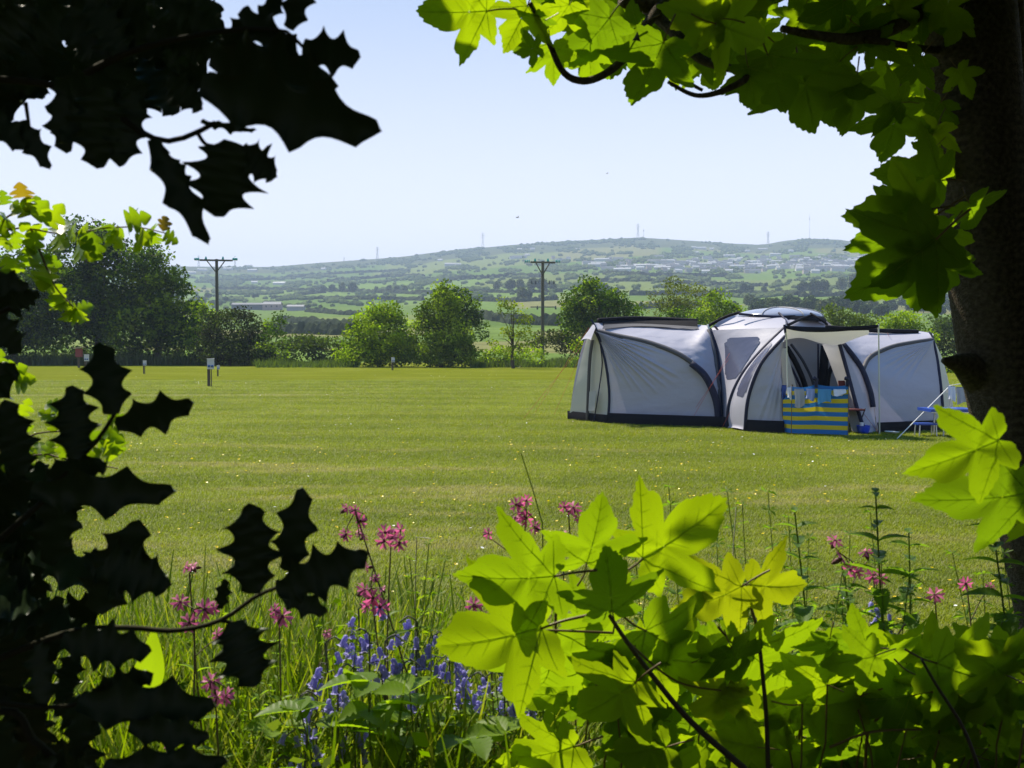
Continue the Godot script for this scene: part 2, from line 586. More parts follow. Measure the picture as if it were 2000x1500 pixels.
	tree("willow_tree", "wispy olive-yellow tree standing behind the left side of the dome", 1325, 92, [[1315, 580, 40, 38, 0], [1355, 590, 36, 34, 0], [1300, 605, 36, 26, 0], [1340, 620, 50, 26, 0]], [Color(0.17, 0.18, 0.05), Color(0.20, 0.20, 0.06), Color(0.13, 0.14, 0.04)], {"trunk": 0.16, "thick": 3.0, "leaf": 4.0, "clump": 8.0})
	tree("shrub", "bright tufted shrub just left of the dome roof", 1405, 86, [[1405, 600, 32, 30, 0], [1380, 625, 34, 24, 0], [1425, 620, 26, 24, 0]], fresh, {"category": "shrub", "trunk": 0.08})
	tree("shrub", "small rounded bush peeping over the tent's left ridge", 1317, 78, [[1315, 625, 24, 20, 0], [1300, 640, 30, 16, 0]], mid, {"category": "bush", "trunk": 0.05})
	tree("shrub", "yellowish shrub behind the awning on the right of the dome", 1650, 80, [[1640, 630, 36, 20, 0], [1690, 632, 34, 16, 0], [1625, 612, 18, 16, 0]], [Color(0.14, 0.17, 0.04), Color(0.12, 0.15, 0.035)], {"category": "shrub", "trunk": 0.06})
	tree("round_bush", "bright round bush behind the right end of the tent", 1760, 72, [[1762, 637, 40, 26, 0], [1745, 660, 40, 26, 0], [1790, 660, 34, 26, 0]], fresh, {"category": "bush", "trunk": 0.08})
	tree("shrub", "grey-green rounded bush between the tent and the dark trunk", 1832, 96, [[1830, 640, 34, 26, 0], [1862, 650, 30, 20, 0]], [Color(0.10, 0.13, 0.04), Color(0.085, 0.11, 0.04)], {"category": "bush", "trunk": 0.05})
	tree("hedge", "dark hedge at the far right beside the black trunk", 1870, 80, [[1850, 680, 40, 26, 0], [1930, 680, 50, 28, 0], [2010, 676, 50, 34, 0]], dull, {"category": "hedge", "trunk": 0.0})
	tree("shrub", "leafy shrub just right of the tent's end pole", 1850, 58, [[1846, 735, 16, 40, 0], [1858, 760, 22, 34, 0]], mid, {"category": "shrub", "trunk": 0.04})
	# rough grass and weeds along the foot of the hedges
	var mb := MB.new()
	for k in 9000:
		var px := rnd(920, 1160) if k % 3 else rnd(500, 700)
		var dist := rnd(70, 84)
		var p := at(px, 700, dist)
		p.y = 0
		var h := rnd(0.15, 0.7) * (0.5 + 0.5 * absf(sin(px * 0.021)))
		mb.col = Color(0.10, 0.14, 0.018) * rnd(0.6, 1.25)
		mb.col.a = 1
		var s := Vector3(rnd(-1, 1), 0, rnd(-1, 1)).normalized() * 0.05
		mb.tri(p - s, p + s, p + Vector3(rnd(-0.25, 0.25), h, rnd(-0.2, 0.2)))
	for k in 7000:
		var px := rnd(-150, 560)
		var p := at(px, 700, rnd(77, 86))
		p.y = 0
		mb.col = Color(0.07, 0.10, 0.02) * rnd(0.6, 1.2)
		mb.col.a = 1
		var s := Vector3(rnd(-1, 1), 0, rnd(-1, 1)).normalized() * 0.06
		mb.tri(p - s, p + s, p + Vector3(rnd(-0.25, 0.25), rnd(0.3, 1.1), rnd(-0.2, 0.2)))
	var weeds := part("rough_grass", mb.mesh(M.blade), self)
	weeds.set_meta("kind", "stuff")
	tag(weeds, "uncut rough grass along the foot of the field hedges", "grass")
	# undergrowth that closes the gaps under the dark wood
	tree("undergrowth", "dark undergrowth below the wood at the left of the field", 170, 87, [[-80, 672, 90, 45, 0], [40, 672, 90, 45, 0], [150, 672, 90, 45, 0], [260, 672, 90, 45, 0], [350, 678, 70, 38, 0]], [Color(0.04, 0.06, 0.015), Color(0.05, 0.07, 0.015)], {"category": "bushes", "trunk": 0.0, "leaf": 7.0, "clump": 12.0, "thick": 3.0, "each": 14})

# ---------------------------------------------------------------- valley and hill
func hedge_mesh(pts: Array, h: float, w: float, tone: Color) -> MB:
	var mb := MB.new()
	var rows := []
	for j in pts.size():
		var p: Vector3 = pts[j]
		var t: Vector3 = (pts[mini(j + 1, pts.size() - 1)] - pts[maxi(j - 1, 0)]).normalized()
		var s := t.cross(Vector3.UP).normalized()
		var row := []
		for k in 7:
			var an := PI * k / 6.0
			var lump := rnd(0.7, 1.35)
			row.append(p + s * cos(an) * w * lump + Vector3.UP * (sin(an) * h * lump - 0.4))
		rows.append(row)
	mb.col = tone
	mb.grid(rows)
	for k in mb.c.size():
		mb.c[k] = tone * rnd(0.7, 1.3)
		mb.c[k].a = 1.0
	return mb

func hedge_line(list: Array, h: float, label: String, tone := Color(0.035, 0.045, 0.02)) -> void:
	# list: [px, py] along the slope
	var pts := []
	for k in list.size() - 1:
		var n := maxi(3, int(absf(list[k + 1][0] - list[k][0]) / 3.0))
		for j in n:
			var t := float(j) / n
			pts.append(land_at(lerpf(list[k][0], list[k + 1][0], t), lerpf(list[k][1], list[k + 1][1], t)))
	var origin: Vector3 = pts[0]
	var o := part("hedgerow", hedge_mesh(pts, h, h * 0.55, tone).mesh(M.hedge), self, Transform3D())
	tag(o, label, "hedge", "hedgerows between the valley fields")

var far_kinds := []

func far_tree_kind(tones: Array, blobs: Array, n: int) -> Array:
	# crown and trunk of a tree one metre high; used scaled, far away
	var mb := MB.new()
	for b in blobs:
		for k in n:
			var dir := ball().normalized()
			var p := Vector3(b[0], b[1], b[2]) + dir * Vector3(b[3], b[4], b[3]) * rnd(0.6, 1.08)
			mb.col = tones[rng.randi() % tones.size()] * rnd(0.7, 1.3)
			mb.col.a = 1
			leaf_kite(mb, p, rnd(0.10, 0.20), 0.055, 0.6)
	var tr := MB.new()
	tr.tube([Vector3(0, -0.05, 0), Vector3(0.01, 0.3, 0), Vector3(0, 0.6, 0.01)], 0.03, 0.012, 5)
	return [tr.mesh(M.bark, true), mb.mesh(M.far_leaf)]

func far_tree(kind: int, px: float, py: float, h: float, label: String, wide := 1.0) -> void:
	var p := land_at(px, py)
	var t := thing("field_tree", label, "tree", p, "trees among the valley fields")
	t.rotation.y = rnd(0, TAU)
	t.scale = Vector3(h * wide, h, h * wide)
	part("trunk", far_kinds[kind][0], t)
	part("crown", far_kinds[kind][1], t)

func house_mesh(w: float, dp: float, h: float, roof: float, wall: Color, slate: Material) -> ArrayMesh:
	var mb := MB.new()
	mb.col = wall
	var x := w / 2
	var z := dp / 2
	mb.quad(Vector3(-x, -2, z), Vector3(x, -2, z), Vector3(x, h, z), Vector3(-x, h, z))
	mb.quad(Vector3(-x, -2, -z), Vector3(x, -2, -z), Vector3(x, h, -z), Vector3(-x, h, -z))
	for s in [-1, 1]:
		mb.quad(Vector3(s * x, -2, -z), Vector3(s * x, -2, z), Vector3(s * x, h, z), Vector3(s * x, h, -z))
		mb.tri(Vector3(s * x, h, -z), Vector3(s * x, h, z), Vector3(s * x, h + roof, 0))
	for k in [-0.32, 0.36]:
		mb.box(Transform3D(Basis(), Vector3(k * w, h + roof + 0.2, 0)), Vector3(0.7, 1.4, 0.7))
	var m := mb.mesh(M.house_wall)
	var rb := MB.new()
	for s in [-1, 1]:
		rb.quad(Vector3(-x - 0.3, h - 0.15, s * (z + 0.3)), Vector3(x + 0.3, h - 0.15, s * (z + 0.3)), Vector3(x + 0.3, h + roof + 0.06, 0), Vector3(-x - 0.3, h + roof + 0.06, 0))
	return rb.mesh(slate, false, m)

func far_house(m: Mesh, px: float, py: float, turn: float, label: String, group: String) -> void:
	var o := part("house", m, self, Transform3D(Basis(Vector3.UP, turn).scaled(Vector3.ONE * 0.6), land_at(px, py)))
	tag(o, label, "house", group)

func pylon(px: float, py0: float, py1: float, dist: float, label: String) -> void:
	var foot := at(px, py1, dist)
	var h := (py1 - py0) * dist / FOCAL
	var t := thing("pylon", label, "pylon", foot, "pylons along the skyline")
	var leg := MB.new()
	var w := h * 0.085
	var r := 0.00011 * dist
	for s in [[-1, -1], [-1, 1], [1, -1], [1, 1]]:
		leg.tube([Vector3(s[0] * w, -6, s[1] * w), Vector3(s[0] * w * 0.35, h * 0.55, s[1] * w * 0.35), Vector3(0, h, 0)], r, r * 0.7, 4, false)
	for k in 7:
		var y0 := h * k / 8.0
		var a := w * (1.0 - 0.65 * minf(1.0, k / 4.5))
		leg.tube([Vector3(-a, y0, a), Vector3(a * 0.9, y0 + h / 8.0, a)], r * 0.6, r * 0.6, 3, false)
		leg.tube([Vector3(a, y0, -a), Vector3(-a * 0.9, y0 + h / 8.0, -a)], r * 0.6, r * 0.6, 3, false)
	part("lattice", leg.mesh(M.pylon_steel), t)
	for k in 3:
		var arm := MB.new()
		var y0 := h * (0.62 + 0.13 * k)
		var l: float = h * [0.13, 0.16, 0.12][k]
		arm.tube([Vector3(-l, y0, 0), Vector3(0, y0 + h * 0.035, 0), Vector3(l, y0, 0)], r * 0.8, r * 0.8, 3, false)
		arm.tube([Vector3(-l, y0, 0), Vector3(l, y0, 0)], r * 0.7, r * 0.7, 3, false)
		part("crossarm", arm.mesh(M.pylon_steel), t)

func utility_pole(px: float, py_top: float, dist: float, half: float, label: String, extras: bool) -> void:
	var top := at(px, py_top, dist)
	var foot := Vector3(top.x, ground_height(px, dist), top.z)
	var h := top.y - foot.y
	var t := thing("utility_pole", label, "utility pole", foot, "wooden power line poles")
	var mb := MB.new()
	mb.tube([Vector3(0, -0.5, 0), Vector3(0, h * 0.5, 0), Vector3(0, h, 0)], 0.17, 0.125, 10)
	part("pole", mb.mesh(M.pole_wood, true), t)
	mb = MB.new()
	mb.box(Transform3D(Basis(Vector3.FORWARD, 0.015), Vector3(0, h - 0.12, 0.16)), Vector3(half * 2, 0.15, 0.12))
	part("crossarm", mb.mesh(M.pole_wood), t)
	for s in [-1, 1]:
		mb = MB.new()
		mb.tube([Vector3(0.02 * s, h - 1.15, 0.14), Vector3(half * 0.55 * s, h - 0.17, 0.2)], 0.05, 0.05, 5)
		part("brace", mb.mesh(M.pole_wood, true), t)
	for k in [-1.0, -0.62, 0.42, 0.98]:
		mb = MB.new()
		var p := Vector3(half * k, h - 0.04, 0.16)
		var out := 1 if k > 0 else -1
		if absf(k) > 0.9:
			for j in 3:
				mb.tube([p + Vector3(out * (0.06 + 0.15 * j), 0.02, 0), p + Vector3(out * (0.16 + 0.15 * j), 0.02, 0)], 0.13, 0.10, 8)
		else:
			mb.tube([p, p + Vector3(0, 0.10, 0), p + Vector3(0, 0.24, 0)], 0.11, 0.06, 8)
		part("insulator", mb.mesh(M.insulator, true), t)
	if extras:
		mb = MB.new()
		mb.box(Transform3D(Basis(), Vector3(0.05, h - 3.9, 0.14)), Vector3(2.2, 0.08, 0.08))
		part("stay_bar", mb.mesh(M.iron), t)
		for k in [[-0.95, -1.95], [-0.6, -1.95], [0.55, -1.95], [0.95, -1.95], [-0.45, -4.1], [1.1, -4.1]]:
			mb = MB.new()
			mb.tube([Vector3(k[0], h + k[1], 0.16), Vector3(k[0], h + k[1] + 0.3, 0.16)], 0.09, 0.05, 6)
			part("fitting", mb.mesh(M.iron, true), t)

func build_far_things() -> void:
	var g := [Color(0.06, 0.085, 0.03), Color(0.075, 0.10, 0.035), Color(0.05, 0.07, 0.025)]
	var pale := [Color(0.12, 0.14, 0.05), Color(0.10, 0.12, 0.045), Color(0.14, 0.15, 0.06)]
	far_kinds.append(far_tree_kind(g, [[0, 0.6, 0, 0.36, 0.36], [0.18, 0.5, 0, 0.25, 0.28], [-0.16, 0.48, 0.05, 0.26, 0.26]], 420))
	far_kinds.append(far_tree_kind(pale, [[0, 0.62, 0, 0.30, 0.36], [0.15, 0.45, 0, 0.22, 0.25]], 330))
	far_kinds.append(far_tree_kind(g, [[-0.1, 0.75, 0, 0.42, 0.18], [-0.35, 0.68, 0, 0.3, 0.16], [0.15, 0.62, 0, 0.2, 0.2]], 360))
	# hedgerows
	for a in [[[[520, 650], [600, 652], [690, 655]], 2.6, "brown-green hedge just beyond the low hedge at the field edge"],
			[[[545, 628], [620, 634], [700, 642]], 2.4, "short dark hedge slanting below the farm"],
			[[[600, 609], [660, 614], [740, 619]], 2.2, "thin hedge right of the farm sheds"],
			[[[420, 566], [500, 565], [640, 569], [800, 574], [930, 576]], 3.2, "long dark hedgerow across the valley above the farm"],
			[[[530, 584], [620, 573], [640, 572]], 2.4, "hedge climbing in a slant behind the farmhouse"],
			[[[590, 584], [700, 585], [830, 587]], 2.6, "dark hedgerow edging the field right of the farm"],
			[[[920, 571], [1000, 572], [1100, 571]], 2.4, "hedge below the clump of trees near the right pole"],
			[[[930, 588], [1010, 590], [1090, 586]], 2.6, "hedgerow to the left of the right utility pole"],
			[[[930, 620], [1010, 633], [1100, 636]], 2.6, "hedge crossing behind the right utility pole"],
			[[[1230, 577], [1300, 576], [1420, 575], [1560, 577]], 3.0, "dark hedgerow above the dome roof"],
			[[[1220, 606], [1290, 600], [1440, 596]], 2.4, "hedge behind the wispy olive tree"],
			[[[1560, 580], [1660, 578], [1860, 583]], 3.0, "hedgerow left of the hanging sycamore leaves"],
			[[[1150, 551], [1260, 549], [1360, 556], [1500, 560]], 3.0, "thin hedge beyond the round green tree"],
			[[[560, 541], [700, 533], [800, 530]], 4.0, "hedge on the lower hillside left of the maple"],
			[[[640, 551], [760, 541], [830, 540]], 4.0, "hedge on the hillside above the maple"],
			[[[400, 552], [520, 547], [600, 541]], 4.0, "hedge on the far slope by the left pole"],
			[[[880, 548], [1000, 541], [1060, 542]], 4.0, "hedge on the hillside left of the right pole top"],
			[[[1180, 536], [1280, 540], [1420, 541]], 4.0, "hedge on the hillside below the town"]]:
		hedge_line(a[0], a[1], a[2])
	# single trees and clumps
	far_tree(2, 497, 586, 5.0, "lone wind-bent tree above the farm roofs", 1.3)
	for a in [[632, 571, 7, 0], [648, 572, 8, 0], [668, 572, 10, 1], [688, 572, 10, 0], [610, 572, 5, 0]]:
		far_tree(a[3], a[0], a[1], a[2], "tree in the dark clump on the hedge right of the farm")
	for a in [[735, 572, 6, 1], [760, 572, 7, 1], [790, 573, 7, 1], [775, 571, 6, 0]]:
		far_tree(a[3], a[0], a[1], a[2], "pale tree on the hedge left of the maple top")
	for a in [[972, 569, 8, 1], [998, 569, 9, 0], [1016, 569, 9, 1], [1040, 570, 10, 1], [1058, 570, 10, 0], [1078, 571, 8, 1], [1020, 588, 8, 1], [1032, 588, 6, 0]]:
		far_tree(a[3], a[0], a[1], a[2], "tree in the clump to the left of the right pole")
	for a in [[1140, 575, 6, 1], [1160, 574, 8, 0], [1180, 574, 7, 0]]:
		far_tree(a[3], a[0], a[1], a[2], "tree on the hedge above the round green tree")
	for a in [[1452, 573, 7, 0], [1466, 573, 6, 0], [1492, 573, 5, 0], [1568, 573, 8, 0], [1590, 573, 9, 0], [1608, 573, 9, 0], [1645, 570, 10, 1], [1668, 570, 13, 1], [1690, 571, 14, 1], [1712, 572, 12, 1]]:
		far_tree(a[3], a[0], a[1], a[2], "tree in the dark row on the hedge right of the dome roof")
	for k in 34:
		var px := 1460.0 + k * 12.5 + rnd(-6, 6)
		far_tree(0 if k % 4 else 1, px, 606 + rnd(-10, 16), rnd(4, 6.5), "bushy tree in the belt behind the right half of the tent", 1.2)
	for k in 9:
		far_tree(k % 2, 372 + k * 9 + rnd(-4, 4), rnd(575, 600), rnd(3.5, 5.5), "bushy tree between the wood and the left pole", 1.2)
	for k in 5:
		far_tree(k % 2, 602 + k * 8, 606 + rnd(-2, 4), rnd(2, 3.4), "small bush beside the farm sheds", 1.3)
	# far woods on the hill: seen as one mass
	var lump := MB.new()
	var rows := []
	for j in 6:
		var row := []
		for k in 9:
			var a := TAU * k / 9.0
			var e := PI * j / 5.0
			var r := 1.0 + 0.28 * noise_b.get_noise_3d(cos(a) * 9.0, j * 3.1, sin(a) * 9.0)
			row.append(Vector3(cos(a) * sin(e) * r, cos(e) * r, sin(a) * sin(e) * r))
		rows.append(row)
	lump.grid(rows, true)
	var where := []
	var tints := []
	while where.size() < 7500:
		var px := rnd(300, 1950)
		var dist := 640.0 * pow(3.5, rng.randf())
		var wood := noise_a.get_noise_2d(px * 0.16, log(dist) * 95.0) + 0.25 * noise_b.get_noise_2d(px * 0.05, log(dist) * 30.0)
		if dist > 1900:
			wood += 0.25 * smoothstep(700, 850, px) * (1.0 - smoothstep(1150, 1400, px))
		if wood < 0.17 + 0.14 * (1.0 - smoothstep(700, 1500, dist)) and rng.randf() > 0.03:
			continue
		var s := rnd(0.6, 1.4) * (1.0 + dist / 1300.0)
		where.append(Transform3D(Basis(Vector3.UP, rnd(0, TAU)).scaled(Vector3(s * 1.3, s, s * 1.3)), land(px, dist) + Vector3(0, s * 0.4, 0)))
		tints.append([Color(0.08, 0.11, 0.035), Color(0.095, 0.13, 0.04), Color(0.12, 0.15, 0.05)][rng.randi() % 3])
	copies("hill_woods", lump.mesh(M.far_leaf), where, tints, self, "scattered woods and hedges covering the far hillside", "woodland")
	# farm
	var farm := land_at(487, 604)
	var s := -farm.z / FOCAL
	var t := thing("barn", "long low grey barn left of the farmhouse in the valley", "barn", land_at(485, 605))
	var wall := MB.new()
	wall.col = Color(0.10, 0.095, 0.10)
	wall.box(Transform3D(Basis(), Vector3(0, 1.2, -2)), Vector3(62 * s, 4.0, 7))
	part("wall", wall.mesh(M.house_wall), t)
	var rf := MB.new()
	for k in [-1, 1]:
		rf.quad(Vector3(-31.5 * s, 3.1, -2 + k * 3.8), Vector3(31.5 * s, 3.1, -2 + k * 3.8), Vector3(31.5 * s, 4.3, -2), Vector3(-31.5 * s, 4.3, -2))
	part("roof", rf.mesh(M.slate), t)
	t = thing("farmhouse", "pinkish farmhouse with pale slate roof in the valley", "house", land_at(531, 606))
	wall = MB.new()
	wall.col = Color(0.30, 0.22, 0.21)
	wall.box(Transform3D(Basis(), Vector3(0, 1.3, -2)), Vector3(34 * s, 4.6, 6))
	part("wall", wall.mesh(M.house_wall), t)
	rf = MB.new()
	for k in [-1, 1]:
		rf.quad(Vector3(-18.5 * s, 3.5, -2 + k * 3.3), Vector3(18.5 * s, 3.5, -2 + k * 3.3), Vector3(16.5 * s, 5.2, -2), Vector3(-16.5 * s, 5.2, -2))
	part("roof", rf.mesh(M.shed_roof), t)
	for k in 3:
		var wn := MB.new()
		wn.box(Transform3D(Basis(), Vector3((-10 + k * 10) * s, 2.3, 1.03)), Vector3(0.9, 1.1, 0.08))
		part("window", wn.mesh(M.dark_window), t)
	t = thing("shed", "pale-roofed farm shed right of the farmhouse", "shed", land_at(577, 607))
	wall = MB.new()
	wall.col = Color(0.26, 0.25, 0.26)
	wall.box(Transform3D(Basis(), Vector3(0, 0.8, -2)), Vector3(30 * s, 3.4, 6))
	part("wall", wall.mesh(M.house_wall), t)
	rf = MB.new()
	for k in [-1, 1]:
		rf.quad(Vector3(-15.5 * s, 2.4, -2 + k * 3.3), Vector3(15.5 * s, 2.4, -2 + k * 3.3), Vector3(15.5 * s, 3.5, -2), Vector3(-15.5 * s, 3.5, -2))
	part("roof", rf.mesh(M.shed_roof), t)
	# the town on the hillside and scattered white houses
	var white := Color(0.52, 0.50, 0.48)
	var kinds := [house_mesh(11, 8, 5.5, 3, white, M.slate), house_mesh(24, 8, 5.5, 3, white * 0.9, M.slate), house_mesh(9, 8, 5.5, 3, Color(0.40, 0.33, 0.30), M.slate), house_mesh(30, 12, 5, 2.4, Color(0.45, 0.44, 0.43), M.pale_roof), house_mesh(14, 9, 4, 2.5, Color(0.5, 0.49, 0.46), M.pale_roof), house_mesh(12, 8, 5.5, 3, Color(0.3, 0.28, 0.27), M.slate)]
	for k in 260:
		var px := 1140.0 + 620.0 * pow(rng.randf(), 0.75)
		var py := 520.0 + rng.randfn(0, 7.5) + (1500 - px) * 0.006
		var kind := rng.randi() % 6
		if py > 535 or py < 494:
			continue
		far_house(kinds[kind], px, py, rnd(-0.35, 0.35), "small house in the crowded town on the far hillside", "houses of the hillside town")
	for k in 9:
		far_house(kinds[3], 1440 + k * 33 + rnd(-6, 6), 524 + rnd(-1, 2), rnd(-0.1, 0.1), "long pale-roofed building along the lower edge of the hillside town", "long buildings below the town")
	for a in [[395, 529, 3, "long white shed just left of the left utility pole top"], [445, 527, 3, "long white shed just right of the left utility pole"], [485, 521, 3, "white shed highest on the ridge right of the left pole"], [493, 530, 3, "white shed below the ridge-top shed right of the left pole"], [372, 535, 3, "pale shed at the edge of the dark wood"], [497, 554, 4, "white building in the valley above the wind-bent tree"], [540, 556, 4, "left one of two small white buildings above the farmhouse"], [552, 556, 4, "right one of two small white buildings above the farmhouse"], [632, 527, 4, "lone pale building on the slope above the tree clump"], [860, 510, 4, "small white building above the maple top"], [880, 519, 3, "long white building right above the maple"], [895, 519, 4, "white building touching the long one above the maple"], [1015, 489, 4, "left of two pale buildings high below the hill wood"], [1040, 488, 4, "right of two pale buildings high below the hill wood"], [1128, 489, 4, "pale building high on the slope right of the pole"], [1010, 505, 1, "pale terrace left of the right pole top"], [1025, 504, 0, "small house next to the terrace left of the right pole"], [1000, 506, 0, "small house at the left end of the hillside hamlet"], [1095, 512, 1, "pale terrace right of the right pole top"], [1110, 508, 0, "small house above the terrace right of the pole"], [1030, 500, 4, "pale building above the hillside hamlet"], [1080, 506, 2, "brownish house just right of the right pole top"], [1370, 487, 3, "long pale building below the summit's right slope"], [1390, 488, 4, "pale building right of the long one under the summit"], [1460, 492, 4, "pale building under the dip in the skyline"], [1490, 489, 3, "long pale building below the pylon in the dip"], [1545, 492, 4, "pale building under the right-hand hilltop"], [1355, 485, 4, "leftmost building of the row below the summit"]]:
		far_house(kinds[a[2]], a[0], a[1], rnd(-0.3, 0.3), a[3], "scattered buildings on the slopes")
	# pylons and masts on the skyline
	pylon(388, 498, 521, 2290, "leftmost faint pylon on the low ridge beside the left pole")
	pylon(459, 499, 521, 2290, "faint pylon just right of the left utility pole")
	pylon(672, 502, 511, 2400, "tiny distant pylon on the slope left of the hill")
	pylon(737, 481, 506, 2200, "pylon at the foot of the hill's left slope")
	pylon(943, 453, 484, 2250, "pylon on the hill's left shoulder above the wood")
	pylon(1246, 436, 466, 2250, "tall pylon on the hill's summit beside the short mast")
	pylon(1500, 451, 479, 2250, "pylon in the dip to the right of the summit")
	for a in [[1257, 447, 466, "short radio mast right beside the summit pylon"], [1581, 418, 468, "very thin tall mast on the right-hand hilltop"]]:
		var foot := at(a[0], a[2], 2250)
		var mast := thing("radio_mast", a[3], "mast", foot)
		var mb := MB.new()
		var h: float = (a[2] - a[1]) * 2250.0 / FOCAL
		mb.tube([Vector3(0, -4, 0), Vector3(0, h, 0)], 0.4 if h < 30 else 0.28, 0.3 if h < 30 else 0.18, 5)
		part("mast_tube", mb.mesh(M.pylon_steel), mast)
		mb = MB.new()
		mb.box(Transform3D(Basis(), Vector3(0, h * 0.8, 0)), Vector3(2.2 if h < 30 else 0.9, h * 0.1, 1.5))
		part("antenna", mb.mesh(M.pylon_steel), mast)
	for a in [[462, 538, 566, "small pole on the hedge right of the left utility pole"], [575, 566, 586, "small pole above the farmhouse"], [1148, 521, 548, "small pole left of the town"], [730, 576, 600, "small pole left of the round bush top"]]:
		var foot := land_at(a[0], a[2])
		var u := -foot.z / FOCAL
		var pl := thing("distant_pole", a[3], "utility pole", foot, "distant line poles")
		var mb := MB.new()
		mb.tube([Vector3(0, -1, 0), Vector3(0, (a[2] - a[1]) * u, 0)], 0.55 * u, 0.4 * u, 5)
		part("pole", mb.mesh(M.pole_wood), pl)
		mb = MB.new()
		mb.box(Transform3D(Basis(), Vector3(0, (a[2] - a[1] - 3) * u, 0)), Vector3(7 * u, 0.8 * u, 0.8 * u))
		part("crossarm", mb.mesh(M.pole_wood), pl)
	utility_pole(423, 506, 92, 1.42, "wooden power pole with crossarm beside the left wood", false)
	utility_pole(1060, 510, 90, 1.05, "wooden power pole with crossarm behind the slender tree", true)
	# two birds over the hill
	for a in [[1011, 425, "larger of the two tiny birds, flying above the hill"], [1186, 339, "smaller tiny bird high above the summit"]]:
		var mb := MB.new()
		var k := 0.45 if a[0] < 1100 else 0.3
		mb.tube([Vector3(-0.35, 0, 0) * k, Vector3(0, 0.02, 0) * k, Vector3(0.35, 0.0, 0) * k], 0.10 * k, 0.06 * k, 6)
		for wing in [-1, 1]:
			mb.quad(Vector3(0.1, 0.02, 0) * k, Vector3(-0.12, 0.02, 0) * k, Vector3(-0.25, 0.3, wing * 0.75) * k, Vector3(-0.1, 0.32, wing * 0.8) * k)
		var o := part("bird", mb.mesh(M.iron), self, Transform3D(Basis(Vector3.UP, 0.5), at(a[0], a[1], 110)))
		tag(o, a[2], "bird")
# ---------------------------------------------------------------- the tent and what stands round it
func sheet(left: Array, right: Array, n: int, m: int, bulge: Vector3, folds := []) -> MB:
	# fabric stretched between two edges; folds: [corner, angle list, depth, reach, width]
	var a := curve(left, n)
	var b := curve(right, n)
	var rows := []
	for j in n:
		var row := []
		for k in m:
			var t := k / (m - 1.0)
			var p: Vector3 = a[j].lerp(b[j], t)
			var s := j / (n - 1.0)
			p += bulge * (4.0 * t * (1.0 - t)) * (1.0 if s < 0.001 else sqrt(s * (1.0 - s * 0.6)))
			row.append(p)
		rows.append(row)
	for f in folds:
		var corner: Vector3 = f[0]
		for j in n:
			for k in m:
				var p: Vector3 = rows[j][k]
				var d := p - corner
				var r := Vector2(d.x, d.y).length()
				if r > 0.02 and r < f[3]:
					var an := atan2(d.y, d.x)
					var z := 0.0
					for q in f[1]:
						var w: float = f[4]
						var x: float = (an - q[0]) / w
						z += exp(-x * x) * q[1] * sin(minf(1.0, r / (f[3] * q[2])) * PI)
					rows[j][k] = p + Vector3(0, 0.0, 1) * z * f[2]
	var mb := MB.new()
	mb.grid(rows)
	return mb

func pane(left: Array, right: Array, n: int, m: int, bulge: Vector3, js: Array, ks: Array) -> MB:
	# the part of a stretched panel between rows js and columns ks, lifted a little off it
	var whole := sheet(left, right, n, m, bulge)
	var rows := []
	for j in range(js[0], js[1]):
		var row := []
		var inset := 2 if j < js[0] + 1 or j > js[1] - 2 else (1 if j < js[0] + 3 or j > js[1] - 4 else 0)
		for k in range(ks[0], ks[1]):
			var kk := clampi(k, ks[0] + inset, ks[1] - 1 - inset)
			row.append(whole.v[j * m + kk] + Vector3(0, 0.004, 0.02))
		rows.append(row)
	var mb := MB.new()
	mb.grid(rows)
	return mb

func ripple(mb: MB, size: float, freq: float, along_x := 1.0) -> MB:
	for k in mb.v.size():
		var p := mb.v[k]
		mb.v[k] = p + Vector3(0, 0, 1) * size * noise_b.get_noise_3d(p.x * freq * along_x, p.y * freq * 2.2, p.z * freq)
	return mb

func sleeve(t: Node3D, called: String, pts: Array, r: float, m: Material, n := 18) -> MeshInstance3D:
	var mb := MB.new()
	mb.tube(curve(pts, n), r, r, 7)
	return part(called, mb.mesh(m, true), t, Transform3D(Basis(), -t.position))

